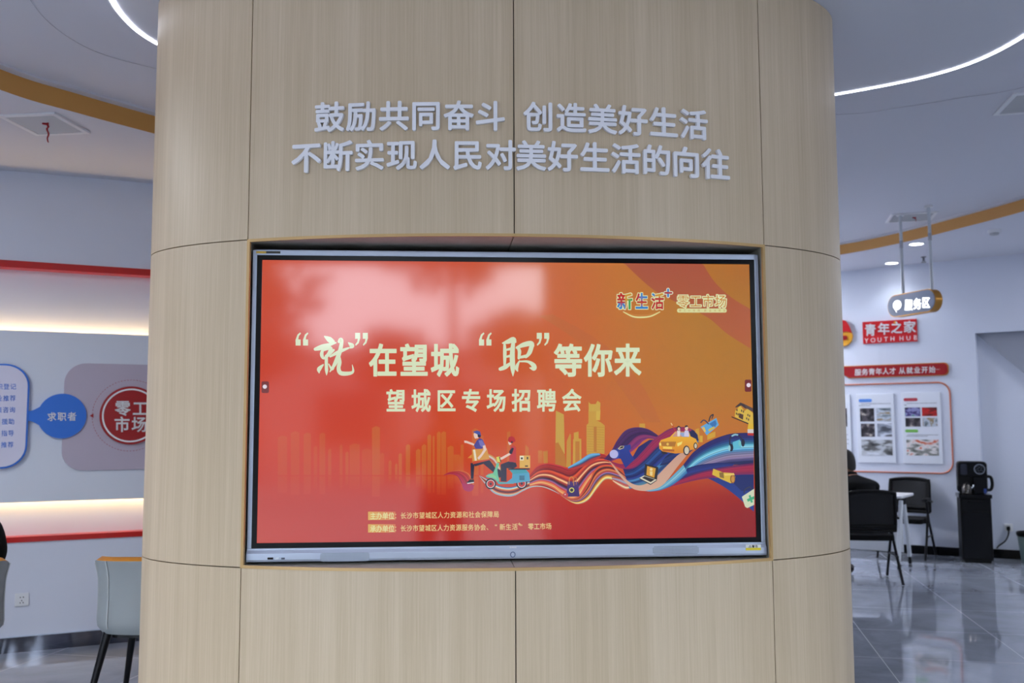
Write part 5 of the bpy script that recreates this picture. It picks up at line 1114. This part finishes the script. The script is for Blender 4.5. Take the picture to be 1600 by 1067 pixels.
    hz += lift; mb = MB(); rows = []
    for j in range(9):
        ph = j/8*R(100); rows.append([(.092*math.sin(ph)*math.cos(a), hx-.012+.106*math.sin(ph)*math.sin(a)+(.02 if math.sin(a) > .3 and j > 5 else 0)*0, hz+.068+.098*math.cos(ph)-(.10*max(0, -math.sin(a)) + (-.0 if math.sin(a) < .2 else .0))*(j/8)**2+(.055*max(0, math.sin(a)))*(j/8)) for a in np.linspace(0, 6.283, 25)[:-1]])
    mb.grid(rows, closed=True); mb.build('hair', M_hair, t, sub=1)
    mb = MB(); mb.tube([(0.055*math.cos(a), .07+L*.9+.06*math.sin(a), 1.128-s+lift-.012*math.sin(a)) for a in np.linspace(0, 6.283, 17)], .026, cap=False); mb.build('collar', M_fabric_black, t)
    for sg_ in (-1, 1):
        f, fy = (sg_*.125, .04) if stand else (sg_*.147, .46); rows = [[(f+.046*w*math.cos(a), fy+.135*q_, max(.002, zz+.032*w*math.sin(a)*hf)) for a in np.linspace(0, 6.283, 15)[:-1]] for q_, w, zz, hf in ((-1, .3, .05, .8), (-.85, .85, .055, 1.6), (-.4, 1, .06, 1.8), (.2, 1.05, .045, 1.3), (.75, .95, .036, 1.0), (1.0, .4, .03, .7))]
        mb = MB(); mb.grid(rows, closed=True); mb.build('shoe', M_shoe, t)
    return t
person('person', 3.86, 5.20, R(17), 'person in a black jacket seated with back turned at the white table', lean=.10, slouch=.165, lift=.045)
person('person', -2.79, 1.09, R(30), 'person in black at the left edge, seated in the nearer tub chair', lean=.0, slouch=.08, arm='lap', lift=.085)

person('person', CAM[0], CAM[1]-.30, 0, 'person in black standing before the screen, seen mirrored in it', slouch=.03, arm='camera', stand=True)

# ------------------------------------------------------------------ fill lamps added out of view to brighten the room
PL_ = 'flat square ceiling light out of view, added to brighten the room'
for x, y, w in ((-3.9, -.4, W_LEFT), (-5.0, -2.5, W_LEFT), (7.6, 1.6, W_RIGHT), (7.3, 4.4, W_RIGHT), (3.3, 7.8, W_REAR), (1.2, 7.4, W_REAR)): fill_panel(x, y, zper(x, y), .6, .6, 0, w, PL_)

# ------------------------------------------------------------------ what stands across the street (mirrored in the screen)
bl = thing('building', (-2, -26, 0), 0, 'low pale building across the street outside the front window', 'building')
MB().box(-16, 14, -4, 0, 0, 3.7).build('wall', mat('pale_render', (128, 126, 128), .8), bl)
MB().box(-16.2, 14.2, -4.2, .2, 3.7, 3.9).build('roof', mat('roof_grey', (90, 92, 98), .7), bl)
for k in range(7): MB().box(-14+4*k, -12+4*k, 0, .03, .9, 2.6).build('window', mat('dark_window', (40, 46, 54), .15), bl)
tree(-4.6, -15.5, 6.2, 1.9, 'leafy street tree outside the window, by the parked side', 1100, 3)
tree(-.05, -16, 8.2, 1.75, 'leafy street tree outside the window, opposite the pillar', 1100, 5)
tree(-5.2, -22.5, 5.2, 1.25, 'bushy street tree outside the window, before the pale building', 700, 8)
tree(-1.6, -22.8, 4.9, 1.15, 'lower street tree outside the window, before the pale building', 700, 9)
tree(1.7, -21.5, 5.4, 1.2, 'street tree outside the window, nearest the door pier', 700, 10)
